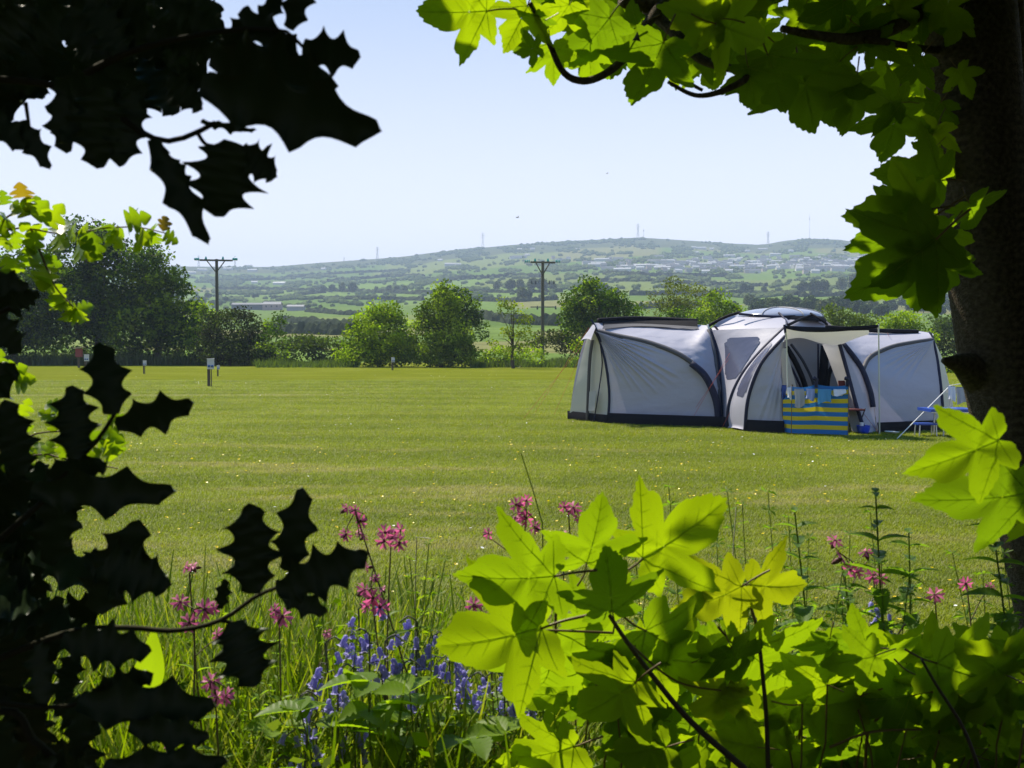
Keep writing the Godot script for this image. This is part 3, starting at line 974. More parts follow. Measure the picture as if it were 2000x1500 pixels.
func build_camp() -> void:
	var cloth := mat("tent_cloth", lin(0.35, 0.345, 0.41), 0.5, Color(0.34, 0.33, 0.38))
	textured(cloth, null, height_tex(0.05, 3, 512, 31), 0.25, 2.0)
	var cream := mat("cream_cloth", lin(0.48, 0.47, 0.42), 0.6, Color(0.5, 0.49, 0.42))
	mat("inner_cloth", lin(0.36, 0.355, 0.36), 0.7, Color(0.5, 0.49, 0.48))
	mat("black_cloth", lin(0.012, 0.012, 0.016), 0.7)
	mat("navy_cloth", lin(0.018, 0.02, 0.045), 0.6)
	mat("grey_band", lin(0.06, 0.058, 0.068), 0.7)
	mat("clear_film", lin(0.075, 0.08, 0.125), 0.14)
	cloth.metallic_specular = 0.35
	M.black_cloth.metallic_specular = 0.2
	M.navy_cloth.metallic_specular = 0.3
	mat("bright_pole", lin(0.50, 0.52, 0.48), 0.4)
	mat("red_cord", lin(0.42, 0.08, 0.06), 0.8)
	mat("white_cord", lin(0.65, 0.65, 0.62), 0.8)
	var t := thing("family_tent", "large grey and white dome tent with side pods and awning", "tent", Vector3(4.0, 0, -20.5))
	var off := Transform3D(Basis(), -t.position)
	# --- left pod
	var pole_l := see([[1187, 826, 21.2], [1190, 770, 21.2], [1183, 710, 21.2], [1172, 668, 21.25], [1162, 646, 21.3]])
	var arch_l := see([[1402, 834, 20.3], [1397, 785, 20.35], [1376, 736, 20.45], [1335, 697, 20.6], [1270, 670, 20.9], [1205, 656, 21.15], [1162, 646, 21.3]])
	var corner: Vector3 = pole_l[4]
	var lines := []
	for q in [[-0.42, 0.7], [-0.52, 0.9], [-0.60, 0.6], [-0.68, 1.0], [-0.735, 0.8], [-0.80, 1.0], [-0.87, 0.9], [-0.93, 0.6], [-1.02, 0.8], [-1.13, 0.5], [-0.34, 0.6], [-0.27, 0.5]]:
		lines.append([q[0], q[1], rnd(0.55, 1.0)])
	var front := sheet(pole_l, arch_l, 170, 150, Vector3(0, 0, 0.10), [[corner, lines, 0.05, 2.0, 0.02]])
	part("front_panel", ripple(front, 0.012, 4.0).mesh(M.tent_cloth, true), t, off)
	var roof_low := arch_l.duplicate()
	roof_low.reverse()
	var roof_top := see([[1158, 631, 21.5], [1250, 626, 22.2], [1362, 634, 21.8], [1385, 642, 21.2], [1401, 690, 20.9], [1409, 760, 20.6], [1411, 832, 20.4]])
	part("roof_panel", ripple(sheet(roof_low, roof_top, 90, 60, Vector3(0, 0.09, 0.03)), 0.03, 5.0).mesh(M.tent_cloth, true), t, off)
	var back_top := see([[1158, 631, 21.5], [1250, 626, 22.2], [1362, 634, 21.8], [1400, 650, 21.8]])
	var back_low := []
	for p in [[1112, 22.4], [1230, 24.2], [1370, 24.2], [1470, 23.6]]:
		var q := at(p[0], 800, p[1])
		q.y = 0
		back_low.append(q)
	part("back_panel", sheet(back_top, back_low, 24, 12, Vector3(0, 0.3, -0.5)).mesh(M.tent_cloth, true), t, off)
	sleeve(t, "pole_sleeve", pole_l, 0.028, M.navy_cloth)
	sleeve(t, "pole_sleeve", arch_l, 0.052, M.grey_band, 30)
	sleeve(t, "pole_sleeve", see([[1403, 834, 20.25], [1399, 785, 20.28], [1378, 736, 20.35], [1350, 710, 20.45]]), 0.07, M.navy_cloth, 20)
	# end wall with its door strips
	var back_edge := see([[1110, 820, 22.2], [1122, 760, 22.0], [1136, 700, 21.8], [1147, 660, 21.6], [1160, 645, 21.4]])
	part("end_panel", ripple(sheet(back_edge, pole_l, 30, 16, Vector3(-0.03, 0, 0.02)), 0.012, 3.0).mesh(M.cream_cloth, true), t, off)
	sleeve(t, "zip_seam", see([[1160, 822, 21.35], [1170, 760, 21.3], [1176, 710, 21.25], [1172, 672, 21.2]]), 0.012, M.navy_cloth)
	sleeve(t, "door_strip", see([[1147, 820, 21.6], [1149, 760, 21.5], [1152, 700, 21.4], [1157, 664, 21.35]]), 0.035, M.grey_band)
	part("vent_window", sheet(see([[1149, 803, 21.45], [1151, 765, 21.4]]), see([[1161, 802, 21.28], [1164, 763, 21.25]]), 4, 4, Vector3.ZERO).mesh(M.inner_cloth, true), t, off)
	part("end_canopy", sheet(see([[1134, 666, 21.5], [1158, 634, 21.3]]), see([[1154, 664, 20.9], [1163, 640, 21.0]]), 8, 6, Vector3(0, 0.04, 0)).mesh(M.tent_cloth, true), t, off)
	sleeve(t, "end_pole", see([[1155, 625, 21.3], [1166, 646, 21.25], [1173, 668, 21.2]]), 0.022, M.navy_cloth)
	# ridge flap of the left pod
	part("ridge_flap", sheet(see([[1176, 627, 21.6], [1250, 622, 22.0], [1362, 626, 21.7]]), see([[1178, 637, 21.45], [1250, 633, 21.8], [1363, 640, 21.55]]), 20, 4, Vector3.ZERO).mesh(M.black_cloth, true), t, off)
	sleeve(t, "ridge_roll", see([[1168, 626, 21.6], [1250, 622, 22.0], [1362, 627, 21.75]]), 0.05, M.black_cloth)
	part("ridge_lining", sheet(see([[1180, 634, 21.45], [1250, 632, 21.8], [1362, 638, 21.5]]), see([[1176, 643, 21.25], [1250, 637, 21.6], [1366, 643, 21.4]]), 16, 3, Vector3.ZERO).mesh(M.grey_band, true), t, off)
	# skirts of mud cloth along the ground
	for k in [[[1108, 822, 22.25], [1150, 824, 21.6], [1187, 829, 21.1], 17], [[1186, 829, 21.08], [1290, 832, 20.6], [1404, 837, 20.15], 21], [[1404, 837, 20.15], [1420, 838, 20.0], [1456, 840, 19.2], 21], [[1454, 840, 19.15], [1490, 842, 18.95], [1531, 842, 18.8], 24], [[1712, 846, 18.9], [1780, 846, 19.2], [1845, 846, 19.5], 20]]:
		var low := []
		var high := []
		for q in k.slice(0, 3):
			var g := at(q[0], q[1], q[2])
			g.y = 0.0
			low.append(g + Vector3(0, 0.004, 0.05))
			high.append(g + Vector3(0, k[3] * q[2] / FOCAL, 0.012))
		part("mud_skirt", ripple(sheet(low, high, 16, 4, Vector3(0, 0, 0.03)), 0.02, 4.0).mesh(M.black_cloth, true), t, off)
	# --- dome
	var dome_l := see([[1411, 834, 20.4], [1409, 760, 20.6], [1401, 690, 20.9], [1386, 645, 21.2]])
	var porch := see([[1420, 836, 20.0], [1426, 785, 19.9], [1448, 735, 19.8], [1485, 688, 19.75], [1534, 640, 19.8]])
	part("dome_panel", ripple(sheet(dome_l, porch, 60, 40, Vector3(0, 0, 0.22)), 0.012, 5.0).mesh(M.tent_cloth, true), t, off)
	var brow := []
	var mid: Array = sheet([dome_l[3], dome_l[3] + Vector3(0, 0.001, 0)], [porch[4], porch[4] + Vector3(0, 0.001, 0)], 2, 12, Vector3(0, 0, 0)).v
	for k in 12:
		var q: Vector3 = mid[12 + k]
		brow.append(q + Vector3(0, 0, 0.22) * (4.0 * k / 11.0 * (1.0 - k / 11.0)) * sqrt(0.4))
	var crest := see([[1443, 615, 21.6], [1470, 614, 21.3], [1500, 615, 21.2], [1531, 619, 21.0]])
	part("dome_panel", sheet(brow, crest, 24, 12, Vector3(0, 0.10, 0.06)).mesh(M.tent_cloth, true), t, off)
	part("dome_panel", sheet(see([[1534, 640, 19.8], [1575, 640, 20.6], [1640, 652, 21.0]]), see([[1531, 619, 21.0], [1570, 614, 21.2], [1602, 634, 21.7]]), 14, 8, Vector3(0, 0.06, 0.05)).mesh(M.tent_cloth, true), t, off)
	part("dome_window", ripple(pane(dome_l, porch, 50, 20, Vector3(0, 0, 0.22), [22, 45], [3, 16]), 0.012, 14.0).mesh(M.clear_film, true), t, off)
	# maker's patch
	mat("dark_print", lin(0.07, 0.035, 0.05), 0.7)
	part("badge", sheet(see([[1392, 636, 20.95], [1400, 645, 20.85]]), see([[1399, 637, 20.8], [1404, 644, 20.75]]), 3, 3, Vector3.ZERO).mesh(M.dark_print, true), t, off)
	# top: clear skylight on a dark ring
	var cap := MB.new()
	var rows := []
	var hub := at(1521, 619, 21.5)
	for j in 10:
		var e := j / 9.0
		var row := []
		for k in 28:
			var an := TAU * k / 28.0
			row.append(hub + Vector3(cos(an) * 0.87 * sin(e * PI / 2), 0.185 * cos(e * PI / 2), sin(an) * 0.87 * sin(e * PI / 2)))
		rows.append(row)
	cap.grid(rows, true)
	mat("skylight_film", lin(0.26, 0.28, 0.36), 0.2)
	part("skylight", cap.mesh(M.skylight_film, true), t, off)
	var spoke := MB.new()
	for an in [1.25, 2.2, 0.3]:
		var pts := []
		for j in 8:
			var e := j / 7.0
			pts.append(hub + Vector3(cos(an) * 0.88 * sin(e * PI / 2), 0.196 * cos(e * PI / 2), sin(an) * 0.88 * sin(e * PI / 2)))
		spoke.tube(pts, 0.012, 0.012, 5)
	part("skylight_seam", spoke.mesh(M.inner_cloth, true), t, off)
	var ring := MB.new()
	rows = []
	for q in [[0.865, 0.004], [0.90, -0.02], [0.93, -0.05], [0.95, -0.09]]:
		var row := []
		for k in 28:
			var an := TAU * k / 28.0
			row.append(hub + Vector3(cos(an) * q[0], q[1], sin(an) * q[0]))
		rows.append(row)
	ring.grid(rows, true)
	part("skylight_ring", ring.mesh(M.black_cloth, true), t, off)
	sleeve(t, "dome_pole", see([[1384, 636, 21.3], [1404, 625, 21.2], [1425, 616, 21.0], [1446, 610, 20.95]]), 0.03, M.black_cloth)
	sleeve(t, "dome_pole", see([[1443, 613, 20.7], [1485, 617, 20.6], [1531, 619, 20.6]]), 0.026, M.navy_cloth)
	sleeve(t, "dome_pole", see([[1531, 619, 20.6], [1560, 618, 20.7], [1600, 622, 21.0], [1615, 634, 21.2]]), 0.028, M.black_cloth)
	sleeve(t, "dome_pole", see([[1521, 611, 20.7], [1530, 620, 20.5], [1538, 634, 20.0]]), 0.022, M.navy_cloth)
	sleeve(t, "dome_pole", see([[1541, 634, 19.9], [1562, 624, 20.4], [1585, 616, 20.8]]), 0.028, M.black_cloth)
	sleeve(t, "dome_pole", see([[1583, 612, 20.8], [1600, 622, 20.6], [1616, 634, 20.5]]), 0.022, M.black_cloth)
	sleeve(t, "pole_sleeve", dome_l, 0.06, M.navy_cloth)
	sleeve(t, "pole_sleeve", see([[1386, 645, 21.2], [1382, 634, 21.25]]), 0.02, M.bright_pole, 4)
	sleeve(t, "pole_sleeve", see([[1408, 834, 20.3], [1403, 760, 20.5], [1396, 692, 20.8], [1384, 644, 21.15]]), 0.035, M.grey_band)
	sleeve(t, "pole_sleeve", porch, 0.045, M.navy_cloth, 26)
	# --- front porch, left wing
	var arch_f := see([[1455, 840, 19.15], [1462, 775, 19.1], [1488, 708, 19.05], [1533, 657, 19.2]])
	part("porch_panel", sheet(porch, arch_f, 50, 16, Vector3(-0.04, 0.03, 0.06)).mesh(M.tent_cloth, true), t, off)
	part("porch_window", ripple(pane(porch, arch_f, 50, 16, Vector3(-0.04, 0.03, 0.06), [14, 42], [3, 13]), 0.010, 14.0).mesh(M.clear_film, true), t, off)
	var lap := see([[1530, 842, 18.85], [1529, 780, 18.95], [1524, 710, 19.1], [1531, 664, 19.2]])
	var lines2 := []
	for q in [-1.9, -1.82, -1.76, -1.68]:
		lines2.append([q, rnd(0.6, 1.0), rnd(0.8, 1.0)])
	part("porch_panel", ripple(sheet(arch_f, lap, 60, 30, Vector3(0, 0, 0.05), [[lap[3], lines2, 0.03, 2.2, 0.03]]), 0.012, 5.0).mesh(M.tent_cloth, true), t, off)
	sleeve(t, "pole_sleeve", arch_f, 0.035, M.navy_cloth, 26)
	# porch inside: back wall, poles and hanging doors
	part("inner_wall", ripple(sheet(see([[1525, 836, 21.0], [1525, 740, 21.0], [1528, 655, 20.9]]), see([[1690, 836, 21.0], [1690, 740, 21.0], [1660, 655, 20.9]]), 20, 30, Vector3(0, 0, -0.3)), 0.05, 2.4).mesh(M.inner_cloth, true), t, off)
	part("ground_sheet", sheet([Vector3(4.9, 0.008, -18.9), Vector3(6.6, 0.008, -18.9)], [Vector3(4.9, 0.008, -21.0), Vector3(6.9, 0.008, -21.0)], 3, 3, Vector3.ZERO).mesh(M.black_cloth, true), t, off)
	sleeve(t, "inner_pole", see([[1536, 678, 20.2], [1556, 712, 20.2], [1574, 760, 20.2], [1582, 835, 20.2]]), 0.055, M.black_cloth)
	sleeve(t, "inner_pole", see([[1545, 672, 20.5], [1570, 708, 20.5], [1592, 760, 20.5], [1602, 835, 20.5]]), 0.028, M.grey_band)
	sleeve(t, "inner_pole", see([[1540, 708, 20.0], [1556, 738, 20.0], [1570, 775, 20.0], [1574, 835, 20.0]]), 0.025, M.navy_cloth)
	sleeve(t, "inner_pole", see([[1612, 675, 20.4], [1608, 735, 20.4], [1604, 835, 20.4]]), 0.085, M.black_cloth)
	sleeve(t, "inner_pole", see([[1598, 672, 20.5], [1598, 720, 20.5], [1597, 835, 20.5]]), 0.018, M.navy_cloth)
	sleeve(t, "inner_pole", see([[1636, 706, 20.3], [1622, 722, 20.3], [1616, 745, 20.3], [1613, 800, 20.3]]), 0.05, M.black_cloth)
	part("hanging_door", ripple(sheet(see([[1524, 680, 19.4], [1528, 740, 19.4], [1530, 838, 19.4]]), see([[1536, 680, 19.7], [1556, 760, 19.7], [1570, 838, 19.7]]), 20, 8, Vector3(0, 0, 0.05)), 0.03, 4.0).mesh(M.cream_cloth, true), t, off)
	# porch, right wing
	part("porch_panel", ripple(sheet(see([[1606, 672, 20.0], [1622, 712, 19.6], [1650, 790, 19.2], [1664, 842, 18.9]]), see([[1640, 672, 19.3], [1654, 730, 19.1], [1670, 800, 18.9], [1688, 846, 18.8]]), 30, 10, Vector3(0, 0, 0.05)), 0.02, 4.0).mesh(M.inner_cloth, true), t, off)
	var arch_r := see([[1690, 846, 18.75], [1672, 790, 18.9], [1656, 730, 19.05], [1640, 673, 19.25]])
	var arch_r2 := see([[1712, 842, 19.0], [1704, 785, 19.1], [1684, 722, 19.2], [1647, 672, 19.35]])
	part("porch_panel", sheet(arch_r, arch_r2, 40, 10, Vector3(0, 0, 0.05)).mesh(M.tent_cloth, true), t, off)
	sleeve(t, "pole_sleeve", arch_r, 0.035, M.navy_cloth)
	sleeve(t, "pole_sleeve", see([[1705, 795, 19.0], [1700, 765, 19.05], [1684, 722, 19.15], [1666, 695, 19.2], [1647, 672, 19.3]]), 0.05, M.navy_cloth)
	# --- right pod
	var pole_r := see([[1844, 846, 19.5], [1839, 770, 19.6], [1831, 705, 19.8], [1822, 664, 19.9]])
	var arch_p := see([[1713, 844, 19.05], [1705, 780, 19.15], [1685, 724, 19.25], [1700, 697, 19.5], [1740, 678, 19.7], [1785, 669, 19.8], [1822, 664, 19.9]])
	var lines3 := []
	for q in [-2.62, -2.72, -2.80, -2.88, -2.95, -2.52, -2.40, -2.25]:
		lines3.append([q, rnd(0.5, 1.0), rnd(0.6, 1.0)])
	part("front_panel", ripple(sheet(pole_r, arch_p, 120, 100, Vector3(0, 0, 0.09), [[pole_r[3], lines3, 0.025, 1.5, 0.03]]), 0.008, 4.0).mesh(M.tent_cloth, true), t, off)
	var rr := arch_p.slice(2)
	part("roof_panel", ripple(sheet(rr, see([[1648, 671, 19.5], [1668, 650, 20.3], [1730, 646, 20.6], [1795, 647, 20.6], [1822, 652, 20.2]]), 70, 40, Vector3(0, 0.06, 0.03)), 0.025, 5.0).mesh(M.tent_cloth, true), t, off)
	var br := []
	for p in [[1620, 22.6], [1720, 22.8], [1800, 22.6], [1852, 21.6]]:
		var q := at(p[0], 800, p[1])
		q.y = 0
		br.append(q)
	part("back_panel", sheet(see([[1640, 652, 21.0], [1730, 646, 20.6], [1795, 647, 20.6], [1822, 652, 20.2]]), br, 20, 10, Vector3(0, 0.25, -0.4)).mesh(M.tent_cloth, true), t, off)
	var dome_back := []
	for p in [[1380, 23.8], [1470, 24.0], [1560, 24.0], [1660, 23.4]]:
		var q := at(p[0], 800, p[1])
		q.y = 0
		dome_back.append(q)
	part("back_panel", sheet(see([[1400, 650, 21.8], [1450, 615, 22.3], [1590, 617, 22.4], [1640, 652, 21.0]]), dome_back, 20, 10, Vector3(0, 0.3, -0.4)).mesh(M.tent_cloth, true), t, off)
	part("end_panel", sheet(pole_r, see([[1868, 838, 20.8], [1858, 770, 20.6], [1842, 705, 20.4], [1822, 660, 20.1]]), 20, 10, Vector3(0.03, 0, 0)).mesh(M.cream_cloth, true), t, off)
	sleeve(t, "pole_sleeve", pole_r, 0.03, M.navy_cloth)
	sleeve(t, "pole_sleeve", rr, 0.045, M.grey_band)
	sleeve(t, "end_pole", see([[1815, 648, 20.0], [1822, 660, 19.95], [1828, 690, 19.9]]), 0.02, M.grey_band)
	sleeve(t, "ridge_roll", see([[1612, 639, 20.4], [1700, 645, 20.3], [1793, 648, 20.3]]), 0.045, M.black_cloth)
	# --- awning over the porch
	part("awning", ripple(sheet(see([[1536, 641, 18.5], [1620, 646, 18.4], [1697, 645, 18.3]]), see([[1529, 665, 19.2], [1565, 660, 19.3], [1605, 671, 19.3], [1641, 673, 19.3], [1697, 647, 18.4]]), 30, 12, Vector3(0, -0.10, 0)), 0.03, 3.0).mesh(mat("awning_cloth", lin(0.56, 0.56, 0.55), 0.7, Color(0.5, 0.5, 0.5)), true), t, off)
	part("awning_valance", sheet(see([[1533, 636, 18.45], [1620, 639, 18.3], [1716, 634, 18.2]]), see([[1535, 642, 18.45], [1570, 648, 18.35], [1630, 648, 18.3], [1714, 641, 18.2]]), 24, 4, Vector3(0, 0, 0.02)).mesh(M.black_cloth, true), t, off)
	sleeve(t, "awning_strut", see([[1532, 634, 18.5], [1536, 660, 18.6], [1537, 700, 18.7], [1538, 760, 18.75]]), 0.012, M.bright_pole)
	sleeve(t, "awning_strut", see([[1532, 634, 18.5], [1534, 650, 18.5]]), 0.022, M.navy_cloth, 4)
	var foot := on_lawn(1718, 848)
	sleeve(t, "awning_pole", [at(1716, 634, 18.2), foot], 0.013, M.bright_pole, 4)
	# --- guy lines
	for g in [[[1424, 700, 19.9], [1336, 830], "red"], [[1425, 690, 19.9], [1344, 832], "red"], [[1462, 735, 19.6], [1410, 836], "red"], [[1090, 724, 0], [1045, 806], "red"], [[1147, 665, 21.6], [1082, 810], "red"], [[1685, 805, 18.9], [1718, 848], "red"], [[1700, 690, 19.3], [1758, 790], "red"], [[1733, 650, 20.0], [1812, 812], "red"], [[1150, 660, 22.0], [1022, 818], "red"]]:
		var top := at(g[0][0], g[0][1], g[0][2]) if g[0][2] > 0 else at(1150, 640, 22.0)
		sleeve(t, "guy_line", [top, on_lawn(g[1][0], g[1][1])], 0.003, M.red_cord, 4)
	camp_things()

func hung(called: String, label: String, category: String, pts: Array, m: Material) -> void:
	# cloth folded over the windbreak: pts = [px left, px right, py top, py bottom, dist]
	var mb := MB.new()
	var rows := []
	for j in 14:
		var row := []
		for k in 12:
			var s := k / 11.0
			var tt := j / 13.0
			var w := 1.0 + 0.06 * sin(s * 9.0 + pts[0])
			var px := lerpf(pts[0], pts[1], s) + 1.5 * sin(tt * 3.0 + pts[1]) * tt
			var py := lerpf(pts[2], pts[3] + 3.0 * sin(s * 4.0 + pts[0]), tt) * 1.0
			row.append(at(px, py, pts[4] - 0.02 - 0.05 * tt + 0.02 * w * sin(s * 11.0 + pts[0] * 0.7) * tt))
		rows.append(row)
	var back := []
	for q in rows[0]:
		back.append(q + Vector3(0, -0.12, -0.07))
	rows.push_front(back)
	mb.grid(rows)
	var o := part(called, mb.mesh(m, true), self)
	tag(o, label, category, "washing on the windbreak")

func camp_things() -> void:
	# striped windbreak
	var img := Image.create(16, 220, false, Image.FORMAT_RGB8)
	for k in 11:
		img.fill_rect(Rect2i(0, k * 20, 16, 20), lin(0.02, 0.16, 0.44) if k % 2 == 0 else lin(0.62, 0.50, 0.02))
	var cloth := mat("striped_cloth", Color.WHITE, 0.8, Color(0.75, 0.75, 0.75))
	cloth.albedo_texture = ImageTexture.create_from_image(img)
	mat("windbreak_wood", lin(0.10, 0.075, 0.05), 0.8)
	var posts := [[1529, 757, 842, 18.9], [1547, 755, 846, 18.6], [1593, 750, 848, 18.45], [1656, 752, 851, 18.2]]
	var t := thing("windbreak", "blue and yellow striped windbreak standing before the tent porch", "windbreak", Vector3(5.2, 0, -18.5))
	var off := Transform3D(Basis(), -t.position)
	for k in 4:
		var g := at(posts[k][0], 800, posts[k][3])
		g.y = 0
		var top := at(posts[k][0] + 0.5, posts[k][1] - 4, posts[k][3])
		var mb := MB.new()
		mb.tube([g - Vector3(0, 0.1, 0), top], 0.016, 0.016, 6)
		part("post", mb.mesh(M.windbreak_wood, true), t, off)
		if k == 3:
			break
		var rows := []
		for j in 12:
			var row := []
			for i in 16:
				var s := i / 15.0
				var q := at(lerpf(posts[k][0], posts[k + 1][0], s), lerpf(posts[k][1], posts[k + 1][1], s) + 14.0 * s * (1 - s) * (1.0 - j / 11.0) * (1 if k else 0), lerpf(posts[k][3], posts[k + 1][3], s))
				q.y = lerpf(q.y, 0.02, j / 11.0)
				q.z += 0.018 + 0.05 * sin(s * PI) * (0.6 + 0.4 * sin(j * 0.5)) * (1.0 if k % 2 else -1.0)
				row.append(q)
			rows.append(row)
		mb = MB.new()
		mb.grid(rows)
		part("striped_panel", mb.mesh(cloth, true), t, off)
	mat("shirt_grey", lin(0.34, 0.34, 0.36), 0.9, Color(0.3, 0.3, 0.3))
	mat("shirt_white", lin(0.62, 0.62, 0.66), 0.9, Color(0.4, 0.4, 0.4))
	mat("towel_blue", lin(0.08, 0.26, 0.44), 0.95, Color(0.1, 0.25, 0.4))
	mat("shorts_blue", lin(0.02, 0.05, 0.20), 0.9)
	mat("print_blue", lin(0.30, 0.34, 0.52), 0.9)
	hung("shorts", "dark blue shorts hung at the left end of the windbreak", "shorts", [1527, 1536, 752, 777, 18.75], M.shorts_blue)
	hung("shirt", "small pale shirt beside the dark blue shorts", "shirt", [1537, 1545, 756, 779, 18.6], M.shirt_white)
	hung("shirt", "long grey shirt hanging lowest on the windbreak", "shirt", [1552, 1571, 759, 794, 18.5], M.shirt_grey)
	hung("shirt", "blue and white shirt left of the middle windbreak post", "shirt", [1575, 1591, 759, 781, 18.42], M.print_blue)
	hung("towel", "light blue towel hanging slanted on the windbreak", "towel", [1598, 1624, 759, 787, 18.3], M.towel_blue)
	hung("towel", "white towel at the right end of the windbreak", "towel", [1628, 1652, 760, 771, 18.2], M.shirt_white)
	for a in [[1594, 737, 757, 18.4, "navy boot upturned on the middle windbreak post"], [1655, 737, 755, 18.15, "navy boot upturned on the right windbreak post"]]:
		var mb := MB.new()
		mb.tube([at(a[0], a[2], a[3]), at(a[0], (a[1] + a[2]) / 2.0, a[3]), at(a[0] + 1, a[1] + 3, a[3])], 0.028, 0.034, 8)
		mb.tube([at(a[0] + 0.5, a[1] + 5, a[3]), at(a[0] - 3, a[1] + 1, a[3] - 0.03), at(a[0] - 4, a[1] + 4, a[3] - 0.06)], 0.034, 0.022, 8)
		tag(part("boot", mb.mesh(M.navy_cloth, true), self), a[4], "boot", "boots on the windbreak posts")
	# maroon folding chair in the porch
	mat("maroon_cloth", lin(0.09, 0.012, 0.014), 0.85)
	var chair := thing("camp_chair", "dark maroon folding chair in the porch beside the windbreak", "chair", Vector3(at(1664, 800, 18.9).x, 0, -18.9))
	var cb := MB.new()
	cb.box(Transform3D(Basis(Vector3.RIGHT, -0.2), Vector3(0, 0.68, -0.22)), Vector3(0.34, 0.5, 0.03))
	part("backrest", cb.mesh(M.maroon_cloth), chair)
	cb = MB.new()
	cb.box(Transform3D(Basis(), Vector3(0, 0.42, 0)), Vector3(0.34, 0.03, 0.42))
	part("seat", cb.mesh(M.maroon_cloth), chair)
	for s in [-1, 1]:
		for k in [-1, 1]:
			cb = MB.new()
			cb.tube([Vector3(s * 0.17, 0.0, k * 0.22), Vector3(s * 0.17, 0.45, -k * 0.2)], 0.012, 0.012, 6)
			part("leg", cb.mesh(M.iron, true), chair)
	# bucket with a cup
	mat("blue_plastic", lin(0.01, 0.06, 0.65), 0.35)
	mat("white_plastic", lin(0.75, 0.75, 0.73), 0.4)
	var g := on_lawn(1686, 847)
	var bucket := thing("bucket", "bright blue plastic washing-up bowl on the grass by the porch", "bowl", g)
	var bm := MB.new()
	var rows := []
	for q in [[0.0, 0.006], [0.085, 0.006], [0.105, 0.06], [0.118, 0.14], [0.126, 0.145], [0.112, 0.14], [0.098, 0.07], [0.08, 0.02], [0.0, 0.018]]:
		var row := []
		for k in 20:
			row.append(Vector3(cos(TAU * k / 20) * q[0], q[1], sin(TAU * k / 20) * q[0]))
		rows.append(row)
	bm.grid(rows, true)
	part("basin", bm.mesh(M.blue_plastic, true), bucket)
	var cup := MB.new()
	rows = []
	for q in [[0.0, 0.022], [0.028, 0.022], [0.036, 0.20], [0.033, 0.20], [0.0, 0.10]]:
		var row := []
		for k in 14:
			row.append(g + Vector3(-0.03, 0, 0) + Vector3(cos(TAU * k / 14) * q[0], q[1], sin(TAU * k / 14) * q[0]))
		rows.append(row)
	cup.grid(rows, true)
	tag(part("cup", cup.mesh(M.white_plastic, true), self), "white cup standing in the blue bowl", "cup")
	# crockery and shoes on the ground under the right pod
	for a in [[1722, 829, 0.075, "white mug on the ground at the foot of the awning pole"], [1738, 832, 0.10, "white dish right of the mug under the tent wall"], [1748, 833, 0.08, "rightmost white dish under the tent wall"]]:
		var p := on_lawn(a[0], a[1] + 14)
		var mb := MB.new()
		rows = []
		var tall: float = 0.10 if a[0] < 1730 else 0.035
		for q in [[0.0, 0.004], [0.7, 0.004], [1.0, tall], [0.94, tall], [0.62, tall * 0.4], [0.0, tall * 0.3]]:
			var row := []
			for k in 14:
				row.append(p + Vector3(cos(TAU * k / 14) * q[0] * a[2] * (0.6 if tall > 0.05 else 1.0), q[1], sin(TAU * k / 14) * q[0] * a[2]))
			rows.append(row)
		mb.grid(rows, true)
		tag(part("mug" if tall > 0.05 else "dish", mb.mesh(M.white_plastic, true), self), a[3], "crockery")
	for a in [[1474, 838, "dark shoe with pale laces at the foot of the porch panel"], [1482, 841, "second shoe lying beside the dark shoe"]]:
		var p := on_lawn(a[0] + 30, a[1] + 3)
		var mb := MB.new()
		mb.tube(curve([p + Vector3(-0.12, 0.04, 0), p + Vector3(-0.02, 0.05, 0.03), p + Vector3(0.13, 0.03, 0.08)], 6), 0.045, 0.028, 8)
		tag(part("shoe", mb.mesh(M.navy_cloth, true), self), a[2], "shoe", "shoes by the porch")
	# folding picnic table with attached seats
	mat("table_blue", lin(0.012, 0.05, 0.30), 0.35)
	mat("alu", lin(0.55, 0.56, 0.58), 0.35)
	M.alu.metallic = 0.7
	var tp := at(1850, 800, 18.3)
	var table := thing("picnic_table", "blue folding picnic table half hidden by the dark trunk", "table", Vector3(tp.x, 0, tp.z))
	var u := 18.3 / FOCAL
	var slab := MB.new()
	slab.box(Transform3D(Basis(), Vector3(0, tp.y, 0)), Vector3(90 * u, 0.05, 0.62))
	part("tabletop", slab.mesh(M.table_blue), table)
	var rim := MB.new()
	rim.box(Transform3D(Basis(), Vector3(0, tp.y - 0.03, 0)), Vector3(88 * u, 0.012, 0.60))
	part("rim", rim.mesh(M.alu), table)
	for s in [-1, 1]:
		var seat := MB.new()
		seat.box(Transform3D(Basis(), Vector3(s * 0.38 - 0.02, tp.y - 0.24, 0.08)), Vector3(0.36, 0.03, 0.25))
		part("seat", seat.mesh(M.table_blue), table)
		for k in [-1, 1]:
			for e in [-1, 1]:
				var leg := MB.new()
				leg.tube([Vector3(s * 0.38 - 0.02 + e * 0.15, 0.0, 0.08 + k * 0.11), Vector3(s * 0.38 - 0.02 + e * 0.14, tp.y - 0.25, 0.08 + k * 0.10)], 0.011, 0.011, 6)
				part("leg", leg.mesh(M.alu, true), table)
			var post := MB.new()
			post.tube([Vector3(s * 0.14, 0.0, k * 0.2), Vector3(s * 0.14, tp.y - 0.02, k * 0.2)], 0.014, 0.014, 6)
			part("leg", post.mesh(M.alu, true), table)
	# clothes airer on a white guyed line behind the table
	var cord := thing("washing_line", "white guyed washing line beside the blue table", "washing line", on_lawn(1752, 857))
	var coff := Transform3D(Basis(), -cord.position)
	sleeve(cord, "cord", [at(1856, 753, 19.0), on_lawn(1752, 857)], 0.008, M.white_cord, 4)
	sleeve(cord, "cord", [at(1856, 753, 19.0), at(1960, 735, 19.2)], 0.007, M.white_cord, 4)
	var pf := at(1856, 800, 19.0)
	pf.y = 0
